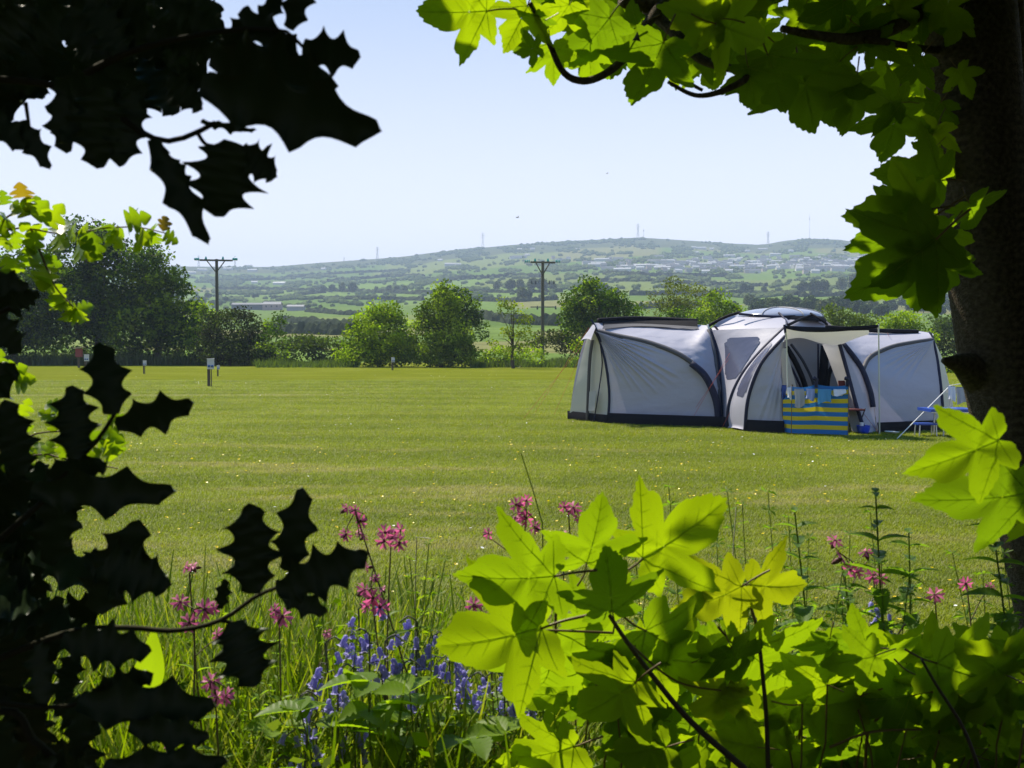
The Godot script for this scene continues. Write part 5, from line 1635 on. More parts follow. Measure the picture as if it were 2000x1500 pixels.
func build_holly() -> void:
	var m := mat("holly_leaf", lin(0.022, 0.044, 0.013), 0.4)
	m.metallic_specular = 0.35
	var kinds := []
	for k in 4:
		kinds.append(holly_leaf(m, 3 + k % 2, [0.40, 0.46, 0.37, 0.44][k], k))
	mat("holly_twig", lin(0.035, 0.035, 0.02), 0.85)
	M.holly_twig.metallic_specular = 0.2
	rng.seed = 91
	var t := thing("holly_tree", "black silhouetted holly with spiny leaves filling the left side", "tree", Vector3(-1.5, 0.3, -0.7))
	var off := Transform3D(Basis(), -t.position)
	var mb := MB.new()
	mb.tube(curve([Vector3(-1.5, 0.2, -0.7), Vector3(-1.45, 1.4, -0.65), Vector3(-1.3, 2.6, -0.6), Vector3(-1.2, 4.2, -0.4)], 14), 0.07, 0.03, 10)
	part("trunk", mb.mesh(M.holly_twig, true), t, off)
	for b in [[[[-900, 250, 0.9], [-200, 160, 1.0], [120, 170, 1.0], [300, 270, 0.95], [385, 258, 0.93], [420, 240, 0.92]], 0.006, 0.0022],
			[[[300, 270, 0.95], [330, 300, 0.95]], 0.002, 0.0015],
			[[[120, 170, 1.0], [260, 100, 0.95], [440, 60, 0.92], [560, 62, 0.9], [592, 92, 0.9]], 0.004, 0.0015],
			[[[385, 258, 0.93], [400, 280, 0.93], [440, 288, 0.92]], 0.002, 0.0012],
			[[[50, 200, 1.0], [58, 255, 1.0]], 0.002, 0.0015],
			[[[-800, 1500, 0.95], [-200, 1200, 1.0], [60, 1000, 1.02], [132, 920, 1.02], [190, 860, 1.02], [224, 808, 1.02]], 0.006, 0.002],
			[[[-700, 1600, 0.95], [-100, 1330, 1.0], [120, 1240, 1.02], [240, 1226, 1.02], [340, 1232, 1.02], [430, 1212, 1.02], [500, 1165, 1.02], [545, 1146, 1.02]], 0.0055, 0.002],
			[[[430, 1212, 1.02], [470, 1220, 1.02]], 0.002, 0.0015],
			[[[-300, 1500, 1.0], [0, 1390, 1.0], [60, 1440, 1.0], [130, 1500, 1.0]], 0.004, 0.004],
			[[[-600, 700, 0.9], [-100, 640, 1.0], [20, 600, 1.0]], 0.005, 0.002],
			[[[-300, 1330, 0.98], [60, 1380, 1.0], [160, 1372, 1.0]], 0.004, 0.002]]:
		mb = MB.new()
		mb.tube(curve(see(b[0]), b[0].size() * 6), b[1], b[2], 7)
		part("branch", mb.mesh(M.holly_twig, true), t, off)
	# leaves of the outline: base, tip, distance, width, roll, kind
	for a in [[590, 94, 702, 112, 0.90, 1.15, 0.1, 0], [566, 58, 600, -60, 0.92, 0.85, 0.1, 2], [390, 168, 737, 256, 0.86, 0.62, 0.05, 0], [410, 110, 660, 170, 0.90, 0.72, 0.2, 1], [470, 20, 600, 140, 0.92, 0.7, 0.3, 2], [455, 276, 420, 424, 0.92, 1.35, 0.1, 3], [470, 290, 540, 347, 0.925, 1.1, 0.2, 1], [296, 272, 400, 470, 0.92, 0.45, 0.1, 0], [318, 296, 375, 390, 0.93, 0.7, 0.5, 2], [392, 236, 500, 262, 0.95, 0.35, 0.6, 0], [430, 120, 490, 30, 0.95, 0.8, 0.1, 1], [200, 170, 190, 330, 0.96, 1.0, 0.1, 1], [262, 180, 232, 326, 0.97, 0.8, 0.2, 3], [40, 236, 92, 326, 1.0, 0.7, 0.2, 0], [120, 180, 130, 300, 0.99, 1.0, 0.1, 2], [330, 150, 395, 215, 0.95, 1.0, 0.3, 1], [-40, 210, 40, 285, 1.0, 0.8, 0.1, 0], [300, 60, 420, 100, 0.95, 0.9, 0.2, 3], [500, 60, 560, -30, 0.94, 0.6, 0.2, 0], [170, 30, 310, 70, 0.97, 0.9, 0.1, 1], [240, 110, 170, -10, 0.96, 1.0, 0.1, 3], [330, 10, 430, 70, 0.96, 0.9, 0.2, 2], [200, -40, 290, 40, 0.97, 1.0, 0.2, 1], [120, 40, 230, 110, 0.97, 0.9, 0.1, 0], [330, 100, 390, 170, 0.96, 0.9, 0.1, 0], [340, 170, 400, 130, 0.96, 1.0, 0.1, 1],
			[222, 810, 196, 668, 1.0, 0.92, 0.1, 0], [150, 896, 140, 752, 1.0, 0.85, -0.1, 1], [226, 832, 378, 786, 1.0, 0.78, 0.2, 2], [40, 930, 10, 780, 1.0, 0.8, 0.1, 3], [60, 960, 330, 964, 1.0, 0.52, 0.15, 0], [90, 930, 210, 905, 1.02, 0.8, 0.3, 1], [186, 1196, 274, 1016, 1.0, 0.85, 0.1, 3], [170, 1090, 334, 1144, 1.0, 0.85, 0.1, 1], [494, 1160, 488, 982, 0.98, 0.82, 0.0, 1], [562, 1116, 592, 958, 0.99, 0.72, 0.1, 0], [540, 1156, 720, 1080, 0.98, 0.72, 0.1, 3], [548, 1160, 640, 1196, 1.0, 0.9, 0.2, 2], [455, 1214, 498, 1342, 1.0, 1.2, 0.1, 1], [150, 1374, 414, 1382, 0.98, 0.62, 0.1, 0], [180, 1360, 300, 1316, 1.0, 0.8, 0.2, 1], [120, 1250, 296, 1272, 1.0, 0.75, 0.1, 3], [200, 1500, 440, 1490, 0.95, 0.5, 0.1, 0], [250, 1420, 410, 1440, 0.97, 0.7, 0.2, 2], [20, 600, 76, 570, 1.0, 1.0, 0.1, 1], [-30, 600, 40, 690, 1.0, 0.9, 0.1, 3], [-40, 540, 50, 560, 1.0, 0.8, 0.1, 0], [-40, 700, 12, 730, 1.0, 0.9, 0.1, 2], [430, 1190, 440, 1130, 1.0, 0.9, 0.3, 2]]:
		part("leaf", kinds[a[7]], t, off * leaf_frame(at(a[0], a[1], a[4]), at(a[2], a[3], a[4] + rnd(-0.015, 0.015)), a[6], a[5]))
	for zone in [[[Vector2(-300, -200), Vector2(420, -200), Vector2(400, 90), Vector2(330, 180), Vector2(190, 235), Vector2(60, 200), Vector2(-300, 215)], 190], [[Vector2(-300, 900), Vector2(60, 930), Vector2(150, 1010), Vector2(140, 1150), Vector2(180, 1250), Vector2(170, 1320), Vector2(-300, 1360)], 150], [[Vector2(-300, 1350), Vector2(0, 1360), Vector2(160, 1400), Vector2(240, 1460), Vector2(240, 1540), Vector2(-300, 1540)], 22], [[Vector2(-400, 560), Vector2(-20, 560), Vector2(-30, 900), Vector2(-400, 900)], 24]]:
		var n := 0
		while n < zone[1]:
			var px := rnd(-400, 420)
			var py := rnd(-200, 1540)
			if not inside(px, py, zone[0]):
				continue
			n += 1
			var an := rnd(0, TAU)
			var l := rnd(110, 165)
			var dist := rnd(0.98, 1.35)
			part("leaf", kinds[n % 4], t, off * leaf_frame(at(px - cos(an) * l * 0.5, py - sin(an) * l * 0.5, dist), at(px + cos(an) * l * 0.5, py + sin(an) * l * 0.5, dist + rnd(-0.03, 0.03)), rnd(-0.5, 0.5), rnd(0.7, 1.0)))
	# the rest of its crown, over and behind the camera, keeps the bank in deep shade
	mb = MB.new()
	mb.col = Color.WHITE
	for k in 30000:
		var p := Vector3(rnd(-9, 9), rnd(0.4, 5.2), rnd(0.5, 2.4))
		if k % 2:
			p = Vector3(rnd(-9, 9), rnd(2.75, 5.0), rnd(-1.4, 2.4))
		leaf_kite(mb, p, rnd(0.18, 0.30), 0.075, 0.2)
	for k in 5000:
		var p := Vector3(rnd(-9, -1.9), rnd(0.4, 4.0), rnd(-0.9, 0.6))
		leaf_kite(mb, p, rnd(0.18, 0.30), 0.075, 0.2)
	for k in 6000:
		leaf_kite(mb, Vector3(rnd(1.35, 9), rnd(0.4, 4.6), rnd(-1.3, 0.6)), rnd(0.18, 0.30), 0.075, 0.2)
	var crown := part("crown", mb.mesh(m), t, off)
	crown.set_meta("kind", "stuff")

func build_hawthorn() -> void:
	var kinds := []
	for k in 3:
		var m := mat("hawthorn_leaf", [lin(0.08, 0.125, 0.012), lin(0.10, 0.15, 0.012), lin(0.07, 0.11, 0.012)][k], 0.4, [lin(0.28, 0.44, 0.005), lin(0.36, 0.52, 0.005), lin(0.20, 0.34, 0.005)][k])
		kinds.append(lobed_leaf(m, 3, 0.74, 0.48, k))
		kinds.append(lobed_leaf(m, 3, 0.66, 0.44, k + 7))
	var rusty := mat("rusty_leaf", lin(0.16, 0.10, 0.015), 0.4, lin(0.34, 0.24, 0.01))
	kinds.append(lobed_leaf(rusty, 3, 0.6, 0.4, 12))
	mat("hawthorn_twig", lin(0.12, 0.07, 0.04), 0.7)
	rng.seed = 93
	var t := thing("hawthorn_sprig", "sunlit hawthorn spray with lobed leaves reaching in from the left", "branch", at(-300, 560, 1.5))
	var off := Transform3D(Basis(), -t.position)
	var ways := [[[-300, 560, 1.5], [-60, 480, 1.5], [30, 446, 1.5], [130, 458, 1.5], [200, 446, 1.5], [270, 444, 1.48], [325, 456, 1.46]], [[-60, 480, 1.5], [20, 420, 1.5], [60, 400, 1.5], [45, 372, 1.5]], [[60, 446, 1.5], [82, 500, 1.48], [108, 560, 1.46], [150, 606, 1.45]], [[-60, 480, 1.5], [0, 520, 1.5], [30, 530, 1.5]]]
	for w in ways:
		var mb := MB.new()
		mb.tube(curve(see(w), w.size() * 5), 0.0022, 0.0009, 6)
		part("twig", mb.mesh(M.hawthorn_twig, true), t, off)
	for a in [[60, 420, 20, 395, 0], [60, 420, 95, 395, 1], [48, 385, 38, 362, 6], [40, 410, 70, 375, 2], [80, 420, 70, 385, 4], [90, 440, 120, 405, 3], [30, 440, -10, 420, 1], [10, 400, 5, 380, 4], [20, 430, -20, 460, 0], [70, 450, 60, 500, 1], [90, 460, 40, 440, 2], [120, 458, 118, 425, 5], [130, 458, 165, 435, 1], [150, 455, 180, 440, 3], [110, 460, 150, 500, 4], [180, 452, 190, 510, 4], [175, 455, 180, 520, 2], [215, 447, 230, 480, 3], [240, 446, 210, 475, 1], [250, 440, 262, 405, 2], [245, 432, 285, 425, 1], [280, 446, 270, 490, 3], [290, 448, 305, 490, 1], [300, 450, 270, 470, 5], [318, 452, 322, 432, 6], [322, 455, 340, 470, 4], [200, 446, 225, 440, 5], [30, 450, 30, 490, 0], [10, 500, 40, 540, 3], [20, 525, 0, 550, 4], [80, 490, 60, 530, 0], [84, 500, 120, 520, 5], [100, 545, 70, 560, 2], [104, 555, 125, 585, 3], [92, 520, 80, 570, 3], [120, 575, 105, 610, 1], [130, 588, 115, 628, 3], [145, 600, 140, 640, 2], [150, 606, 170, 600, 5], [140, 600, 155, 625, 1], [-10, 540, 20, 560, 2], [60, 520, 50, 490, 1], [10, 460, -5, 500, 3], [150, 480, 175, 510, 2]]:
		var p := at(a[0], a[1], 1.48 + rnd(-0.04, 0.04))
		var q := at(a[2], a[3], 1.48 + rnd(-0.05, 0.05))
		q = p + (q - p).normalized() * clampf((q - p).length(), 0.027, 0.046)
		part("leaf", kinds[a[4]], t, off * leaf_frame(p, q, rnd(-0.6, 0.6), 1.0, 0.5))
	t = thing("hawthorn_sprig", "low hawthorn twigs with small leaves glowing behind the holly", "branch", at(-200, 940, 1.6))
	off = Transform3D(Basis(), -t.position)
	ways = [[[-200, 940, 1.6], [0, 880, 1.6], [80, 845, 1.6], [180, 850, 1.6], [240, 880, 1.6]], [[-200, 940, 1.6], [60, 890, 1.6], [120, 895, 1.6], [230, 915, 1.6]], [[-200, 760, 1.6], [0, 740, 1.6], [20, 730, 1.6]]]
	for w in ways:
		var mb := MB.new()
		mb.tube(curve(see(w), w.size() * 5), 0.0022, 0.0009, 6)
		part("twig", mb.mesh(M.hawthorn_twig, true), t, off)
	for k in 46:
		var px := rnd(-20, 260)
		var py := rnd(800, 920)
		if k > 38:
			px = rnd(-10, 30)
			py = rnd(720, 780)
		var an := rnd(0, TAU)
		part("leaf", kinds[rng.randi() % 6], t, off * leaf_frame(at(px, py, 1.6), at(px + cos(an) * 38, py + sin(an) * 38, 1.6 + rnd(-0.02, 0.02)), rnd(-0.6, 0.6)))
# ---------------------------------------------------------------- wild flowers and weeds on the bank
func stem_points(px: float, py: float, dist: float, lean: float, n := 7) -> Array:
	var top := at(px, py, dist)
	var foot := Vector3(top.x + lean, 0, top.z + rnd(-0.08, 0.08))
	foot.y = bank_height(foot.x, foot.z) - 0.02
	var side := Vector3(rnd(-0.02, 0.02), 0, rnd(-0.02, 0.02))
	return curve([foot, foot.lerp(top, 0.35) + Vector3(lean * 0.12, 0, 0) + side, foot.lerp(top, 0.7) + Vector3(lean * 0.1, 0, 0), top], n)

func spread_leaf(kind: Mesh, t: Node3D, called: String, p: Vector3, dir: Vector3, l: float, wide := 1.0) -> MeshInstance3D:
	var y := dir.normalized()
	var n := (Vector3.UP + Vector3(rnd(-0.3, 0.3), 0, rnd(-0.3, 0.3))).normalized()
	var x := y.cross(n).normalized()
	n = x.cross(y).normalized()
	return part(called, kind, t, Transform3D(Basis(x * l * wide, y * l, n * l), p - t.position))

func plain_leaf(m: Material, width: float, sd: int, teeth := 0, cut := 0.0) -> ArrayMesh:
	rng.seed = 700 + sd
	var mb := MB.new()
	var rows := []
	var n := 12 if teeth == 0 else teeth * 4
	var curl := rnd(0.1, 0.4)
	for j in n + 1:
		var t := float(j) / n
		var w := width * pow(sin(PI * pow(t, 0.7)), 0.9)
		var ph := fposmod(t * teeth, 1.0)
		var e := w * (1.0 - cut * ph)
		var z := -curl * t * t
		rows.append([Vector3(-e, t - 0.0, z + 0.25 * w), Vector3(-w * 0.5, t, z + 0.06 * w), Vector3(0, t, z - 0.04 * width), Vector3(w * 0.5, t, z + 0.06 * w), Vector3(e, t, z + 0.25 * w)])
	mb.grid(rows)
	return mb.mesh(m, true)

func campion_flower(sd: int) -> ArrayMesh:
	# five deeply notched petals on a swollen calyx; axis y, one unit across
	rng.seed = 800 + sd
	var mb := MB.new()
	var droop := rnd(-0.05, 0.22)
	for k in 5:
		var a := TAU * k / 5.0 + rnd(-0.1, 0.1)
		var f := Vector3(cos(a), 0, sin(a))
		var s := Vector3(-sin(a), 0, cos(a))
		var up := Vector3.UP
		var d := droop + rnd(-0.05, 0.1)
		var n0 := mb.v.size()
		for p in [[0.03, 0.0], [0.18, 0.07], [0.36, 0.16], [0.50, 0.20], [0.46, 0.10], [0.36, 0.0], [0.46, -0.10], [0.50, -0.20], [0.36, -0.16], [0.18, -0.07]]:
			mb.vert(f * p[0] + s * p[1] + up * (0.02 - d * p[0] * p[0] * 3.0 + absf(p[1]) * 0.25))
		for tri in [[0, 1, 5], [1, 2, 5], [2, 4, 5], [2, 3, 4], [0, 5, 9], [9, 5, 8], [8, 5, 6], [8, 6, 7]]:
			mb.ix.append_array(PackedInt32Array([n0 + tri[0], n0 + tri[1], n0 + tri[2]]))
	var mesh := mb.mesh(M.campion_petal)
	var cb := MB.new()
	cb.tube([Vector3(0, -0.62, 0), Vector3(0, -0.5, 0)], 0.03, 0.10, 7)
	cb.tube([Vector3(0, -0.5, 0), Vector3(0, -0.3, 0)], 0.10, 0.15, 7, false)
	cb.tube([Vector3(0, -0.3, 0), Vector3(0, 0.0, 0)], 0.15, 0.10, 7, false)
	return cb.mesh(M.campion_calyx, true, mesh)

func bell_flower() -> ArrayMesh:
	# hanging along -y, one unit long, six recurved tips
	var mb := MB.new()
	var rows := []
	for q in [[0.05, 0.0], [0.17, -0.08], [0.19, -0.3], [0.18, -0.55], [0.20, -0.72], [0.30, -0.84], [0.40, -0.80]]:
		var row := []
		for k in 12:
			var a := TAU * k / 12.0
			var r: float = q[0] * (1.0 if q[1] > -0.6 else (1.12 if k % 2 == 0 else 0.62))
			row.append(Vector3(cos(a) * r, q[1], sin(a) * r))
		rows.append(row)
	mb.grid(rows, true)
	return mb.mesh(M.bluebell_petal, true)

func whorl_mesh(m: Material) -> ArrayMesh:
	rng.seed = 60
	var mb := MB.new()
	for k in 7:
		var a := TAU * k / 7.0 + rnd(-0.1, 0.1)
		var f := Vector3(cos(a), 0, sin(a))
		var s := Vector3(-sin(a), 0, cos(a)) * 0.13
		var e := f + Vector3(0, rnd(-0.25, 0.3), 0)
		var h := f * 0.6 + Vector3(0, rnd(0.0, 0.16), 0)
		mb.quad(f * 0.03, h + s, e, h - s)
	return mb.mesh(m)

func build_bank_plants() -> void:
	rng.seed = 120
	mat("campion_petal", lin(0.58, 0.14, 0.34), 0.6, lin(0.85, 0.16, 0.42))
	mat("campion_calyx", lin(0.11, 0.035, 0.035), 0.7)
	mat("campion_stem", lin(0.11, 0.075, 0.04), 0.7)
	mat("bluebell_petal", lin(0.32, 0.30, 0.68), 0.5, lin(0.38, 0.36, 0.74))
	mat("bluebell_stem", lin(0.07, 0.075, 0.06), 0.5)
	mat("weed_leaf", lin(0.07, 0.12, 0.012), 0.45, lin(0.32, 0.52, 0.008))
	mat("weed_light", lin(0.10, 0.16, 0.015), 0.45, lin(0.42, 0.62, 0.008))
	mat("weed_stem", lin(0.10, 0.13, 0.03), 0.6, lin(0.2, 0.3, 0.02))
	mat("nettle_leaf", lin(0.045, 0.085, 0.012), 0.5, lin(0.25, 0.45, 0.012))
	for k in ["weed_leaf", "weed_light", "nettle_leaf", "weed_stem"]:
		M[k].metallic_specular = 0.2
	mat("dry_stem", lin(0.42, 0.40, 0.30), 0.5)
	var elm := plain_leaf(M.weed_leaf, 0.26, 1)
	var lance := plain_leaf(M.weed_light, 0.17, 2)
	var dock := plain_leaf(M.weed_light, 0.34, 3)
	var nettle := plain_leaf(M.nettle_leaf, 0.32, 4, 9, 0.22)
	var bramble := [plain_leaf(M.weed_leaf, 0.42, 5, 8, 0.16), plain_leaf(M.weed_light, 0.40, 6, 8, 0.16)]
	var pinks := [campion_flower(0), campion_flower(1), campion_flower(2)]
	var bell := bell_flower()
	var whorls := [whorl_mesh(M.weed_leaf), whorl_mesh(M.weed_light), whorl_mesh(M.nettle_leaf)]
	rng.seed = 121
	# red campion: top of the stem, distance, lean, flowers [px, py, size, facing]
	var campions := [
		[[694, 1000, 1.95, 0.18, [[678, 993, 22], [694, 996, 20], [704, 1018, 24], [676, 1044, 22], [700, 1040, 16], [712, 1048, 16]]], "tall leaning pink campion right of the holly group"],
		[[764, 1052, 1.95, -0.02, [[752, 1040, 26], [782, 1036, 26], [750, 1056, 26], [780, 1060, 26], [766, 1046, 22]]], "pink campion with the fullest round flower head"],
		[[724, 1150, 1.9, 0.06, [[716, 1108, 18], [732, 1128, 18], [712, 1152, 28], [728, 1168, 30], [742, 1186, 30], [716, 1184, 22], [746, 1150, 14]]], "campion with drooping pink flowers by the tip of the holly group"],
		[[1028, 1000, 1.98, -0.05, [[1008, 986, 24], [1028, 978, 20], [1016, 1014, 30], [1006, 1022, 26], [1028, 1012, 26], [1044, 1030, 22], [994, 1032, 24], [954, 1042, 20]]], "large pink campion above the left sapling leaf"],
		[[1110, 1000, 1.98, 0.05, [[1102, 990, 18], [1120, 992, 26], [1132, 1012, 18]]], "small campion head between the sapling leaves"],
		[[1098, 1062, 2.0, 0.03, [[1090, 1052, 22], [1106, 1060, 26], [1100, 1046, 18]]], "lower pink campion beside the upright sapling leaf"],
		[[955, 1210, 1.9, 0.02, [[926, 1182, 28], [972, 1192, 28], [948, 1206, 22], [938, 1240, 26]]], "campion with two pink flowers below the left sapling leaf"],
		[[370, 1120, 1.9, 0.04, [[362, 1108, 20], [374, 1106, 20], [380, 1110, 16]]], "campion buds standing alone between the holly leaves"],
		[[380, 1190, 1.85, 0.0, [[352, 1176, 28], [400, 1190, 34], [370, 1216, 30], [418, 1188, 20], [424, 1240, 24]]], "pink campion flowers just above the arching holly twig"],
		[[545, 1206, 1.9, 0.0, [[552, 1204, 34], [536, 1192, 22]]], "single pink campion flower under the holly group"],
		[[418, 1330, 1.8, 0.02, [[412, 1332, 32], [442, 1360, 28], [424, 1362, 26]]], "pink campion low down beside the lower holly leaf"],
		[[1640, 1080, 2.15, 0.08, [[1632, 1056, 26], [1644, 1090, 28], [1672, 1116, 24], [1692, 1078, 24], [1660, 1112, 22]]], "pink campion in front of the dark nettles on the right"],
		[[1706, 1130, 2.2, 0.05, [[1706, 1124, 26], [1720, 1130, 20]]], "shaded campion right of the nettle stem"],
		[[1826, 1160, 2.2, 0.03, [[1826, 1162, 28]]], "single dull pink campion below the dark trunk"],
		[[1888, 1140, 2.2, 0.05, [[1886, 1140, 22], [1936, 1146, 18]]], "dark campion stem at the far right edge"],
		[[330, 1500, 1.75, 0.02, [[330, 1456, 18]]], "tiny pink campion flower at the bottom between holly leaves"],
		[[590, 1370, 1.95, 0.0, [[638, 1236, 16], [640, 1244, 12]]], "thin campion with closed buds left of the bluebells"]]
	for a in campions:
		var c: Array = a[0]
		var pts := stem_points(c[0], c[1], c[2], c[3], 9)
		var t := thing("campion", a[1], "flower", pts[0], "pink campions on the bank")
		var mb := MB.new()
		mb.tube(pts, 0.0022, 0.0014, 6)
		var top: Vector3 = pts[8]
		for f in c[4]:
			var p := at(f[0], f[1], c[2] + rnd(-0.03, 0.02))
			var s: float = f[2] * c[2] / FOCAL * 1.35
			var ax := (Vector3(rnd(-0.8, 0.8), rnd(-0.1, 0.8), rnd(0.2, 1.0))).normalized()
			var x := ax.cross(Vector3(0.3, 0.2, 1)).normalized()
			var z := x.cross(ax)
			part("flower", pinks[rng.randi() % 3], t, Transform3D(Basis(x * s, ax * s, z * s), p - pts[0]))
			var neck := p - ax * s * 0.6
			var joint: Vector3 = pts[8] if (pts[8] - p).length() < 0.05 else pts[7]
			mb.tube(curve([joint, joint.lerp(neck, 0.6) + Vector3(0, 0.006, 0), neck], 5), 0.0012, 0.0009, 5)
		part("stem", mb.mesh(M.campion_stem, true), t, Transform3D(Basis(), -pts[0]))
		for k in [3, 5, 6]:
			for s in [-1, 1]:
				spread_leaf(elm, t, "leaf", pts[k], Vector3(s, 0.7, rnd(-0.6, 0.6)), rnd(0.025, 0.05), 0.8)
	# bluebells
	var bells := [
		[[636, 1256, 1.9, 0.04], "bluebell nodding to the left beside the grass"], [[722, 1240, 1.88, 0.0], "tall bluebell with the thickest flower spike"], [[752, 1252, 1.9, 0.0], "bluebell right of the thickest spike"], [[785, 1300, 1.92, 0.03], "bluebell with spreading bells low in the grass"], [[815, 1215, 2.0, 0.0], "pale bluebell above the bramble leaves"], [[876, 1246, 2.0, 0.02], "small bluebell left of the sapling's lowest leaf"], [[660, 1310, 1.85, 0.0], "bluebell half hidden by grass blades"], [[950, 1326, 1.9, -0.02], "bluebell cluster under the left sapling leaf"], [[985, 1322, 1.9, 0.0], "dense bluebell beside the bramble leaf"], [[1015, 1325, 1.92, 0.02], "rightmost bluebell of the cluster under the sapling"], [[600, 1436, 1.75, -0.02], "bluebell near the bottom edge left of the dock"], [[575, 1490, 1.7, 0.0], "bluebell cut by the bottom edge"], [[620, 1362, 1.85, 0.0], "single dark bluebell bud in the grass"], [[700, 1190, 1.95, 0.02], "pale bluebell below the drooping campion"], [[1725, 1180, 2.2, 0.0], "shaded bluebell under the nettles"], [[892, 1290, 2.0, 0.03], "thin bluebell with few bells below the sapling tip"], [[690, 1385, 1.85, 0.02], "low bluebell in the middle of the grass"]]
	for a in bells:
		var c: Array = a[0]
		var pts := stem_points(c[0], c[1], c[2], c[3], 8)
		var t := thing("bluebell", a[1], "flower", pts[0], "bluebells on the bank")
		var side := signf(rnd(-1, 1))
		var top: Vector3 = pts[7]
		var nod := curve([top, top + Vector3(side * 0.015, 0.012, 0), top + Vector3(side * 0.035, 0.0, 0.005)], 5)
		var mb := MB.new()
		var all: Array = pts.slice(0, 7)
		all.append_array(nod)
		mb.tube(all, 0.0026, 0.0012, 6)
		var n := 8 + rng.randi() % 6
		for k in n:
			var u := 0.45 + 0.55 * k / float(n)
			var p: Vector3 = (pts[6] as Vector3).lerp(top, u) if k < n - 2 else nod[2 + (k % 3)]
			if k < n - 3:
				p -= Vector3(0, rnd(0.0, 0.035), 0)
			var outward := Vector3(rnd(-1, 1), 0, rnd(-0.5, 1)).normalized() * rnd(0.010, 0.022)
			var hang := p + outward + Vector3(0, -0.004, 0)
			mb.tube([p, p + outward * 0.7 + Vector3(0, 0.004, 0), hang], 0.0009, 0.0008, 4)
			var ax := (Vector3.UP - outward.normalized() * rnd(0.1, 0.7)).normalized()
			var x := ax.cross(Vector3(0.3, 0.1, 1)).normalized()
			var s := rnd(0.020, 0.028)
			part("bell", bell, t, Transform3D(Basis(x * s, ax * s, x.cross(ax) * s), hang - pts[0]))
		part("stem", mb.mesh(M.bluebell_stem, true), t, Transform3D(Basis(), -pts[0]))
	# cleavers: thin stems with stars of leaves
	var climbers := [[838, 1060, 2.0, -0.06, 1, "cleavers with a bent pale tip beside the round campion"], [800, 1090, 2.0, 0.05, 0, "thin cleavers stem right of the tall campion"], [870, 1092, 2.0, -0.1, 0, "cleavers leaning right towards the sapling leaf"], [850, 1130, 2.0, -0.15, 0, "cleavers slanting low beside the sapling tip"], [505, 1250, 1.95, 0.0, 0, "cleavers behind the lowest holly leaf"], [630, 1190, 1.95, 0.02, 0, "cleavers under the tip of the holly group"], [1306, 950, 2.2, 0.06, 2, "dark cleavers tip above the bright sapling leaf"], [1256, 968, 2.2, 0.1, 2, "cleavers sprig left of the dark cleavers tip"], [1236, 1030, 2.2, 0.05, 2, "low cleavers sprig behind the upright sapling leaf"], [1420, 958, 2.15, 0.08, 2, "cleavers bending left above the yellow leaves"], [1450, 985, 2.15, 0.03, 0, "cleavers stem beside the pale flower stalk"], [1500, 960, 2.2, 0.05, 2, "cleavers tip left of the nettle tops"], [1540, 1010, 2.2, 0.02, 2, "cleavers stem right of the first nettle"], [1580, 1050, 2.2, 0.0, 2, "dark cleavers behind the pink campion on the right"], [1700, 1000, 2.25, 0.05, 2, "cleavers among the right nettles"], [1860, 1080, 2.25, 0.1, 2, "cleavers left of the dark trunk"], [1920, 1120, 2.2, 0.05, 2, "cleavers under the dark trunk"], [1780, 1120, 2.25, 0.0, 2, "low cleavers between nettle and trunk"], [1400, 1060, 2.2, 0.02, 2, "cleavers behind the yellow sapling leaves"], [1660, 1040, 2.3, 0.0, 2, "cleavers close behind the pink campion"], [1040, 1090, 2.05, 0.0, 0, "cleavers hidden behind the big left sapling leaf"], [440, 1130, 1.95, 0.05, 1, "cleavers curving from the campion buds"], [1960, 1080, 2.3, 0.05, 2, "cleavers at the right edge of the picture"]]
	for k in 40:
		climbers.append([rnd(430, 1100) if k < 22 else rnd(1250, 1990), rnd(1240, 1420) if k < 22 else rnd(1090, 1230), rnd(1.85, 2.3), rnd(-0.1, 0.1), 0 if k < 22 else 2, "cleavers stem in the tangle of weeds on the bank"])
	for c in climbers:
		var pts := stem_points(c[0], c[1], c[2], c[3], 22)
		var t := thing("cleavers", c[5], "weed", pts[0], "cleavers on the bank")
		var mb := MB.new()
		mb.tube(pts, 0.0015, 0.0010, 5)
		part("stem", mb.mesh(M.weed_stem, true), t, Transform3D(Basis(), -pts[0]))
		for k in range(8, 22):
			var s := (0.023 if k < 18 else 0.016) * rnd(0.8, 1.15)
			part("whorl", whorls[c[4]], t, Transform3D(Basis.from_euler(Vector3(rnd(-0.4, 0.4), rnd(0, TAU), rnd(-0.4, 0.4))).scaled(Vector3.ONE * s * (1.3 if c[4] == 2 else 1.0)), pts[k] - pts[0]))
	# nettles
	for c in [[1710, 962, 2.1, 0.05, "tall nettle with drooping toothed leaves right of centre"], [1552, 1000, 2.05, 0.08, "nettle with upright pointed leaves behind the yellow sapling leaves"], [1650, 1120, 2.1, 0.04, "short nettle with one broad pale leaf"], [1935, 1000, 2.0, 0.10, "dark nettle leaning in front of the trunk"], [1775, 1040, 2.2, 0.02, "nettle standing behind the tall one"], [1480, 1120, 2.2, 0.0, "nettle hidden under the yellow leaves"]]:
		var pts := stem_points(c[0], c[1], c[2], c[3], 26)
		var t := thing("nettle", c[4], "nettle", pts[0], "nettles on the bank")
		var mb := MB.new()
		mb.tube(pts, 0.0032, 0.0016, 6)
		part("stem", mb.mesh(M.weed_stem, true), t, Transform3D(Basis(), -pts[0]))
		for k in range(9, 26):
			var l := rnd(0.065, 0.10) * (1.0 if k < 19 else 1.0 - (k - 18) * 0.09)
			var a := rnd(0, 0.6) + (k % 2) * PI / 2
			for s in [-1, 1]:
				var dir := Vector3(cos(a) * s, rnd(-0.35, 0.25) if k < 20 else rnd(0.1, 0.7), sin(a) * s)
				spread_leaf(nettle, t, "leaf", pts[k], dir, l, 0.9)
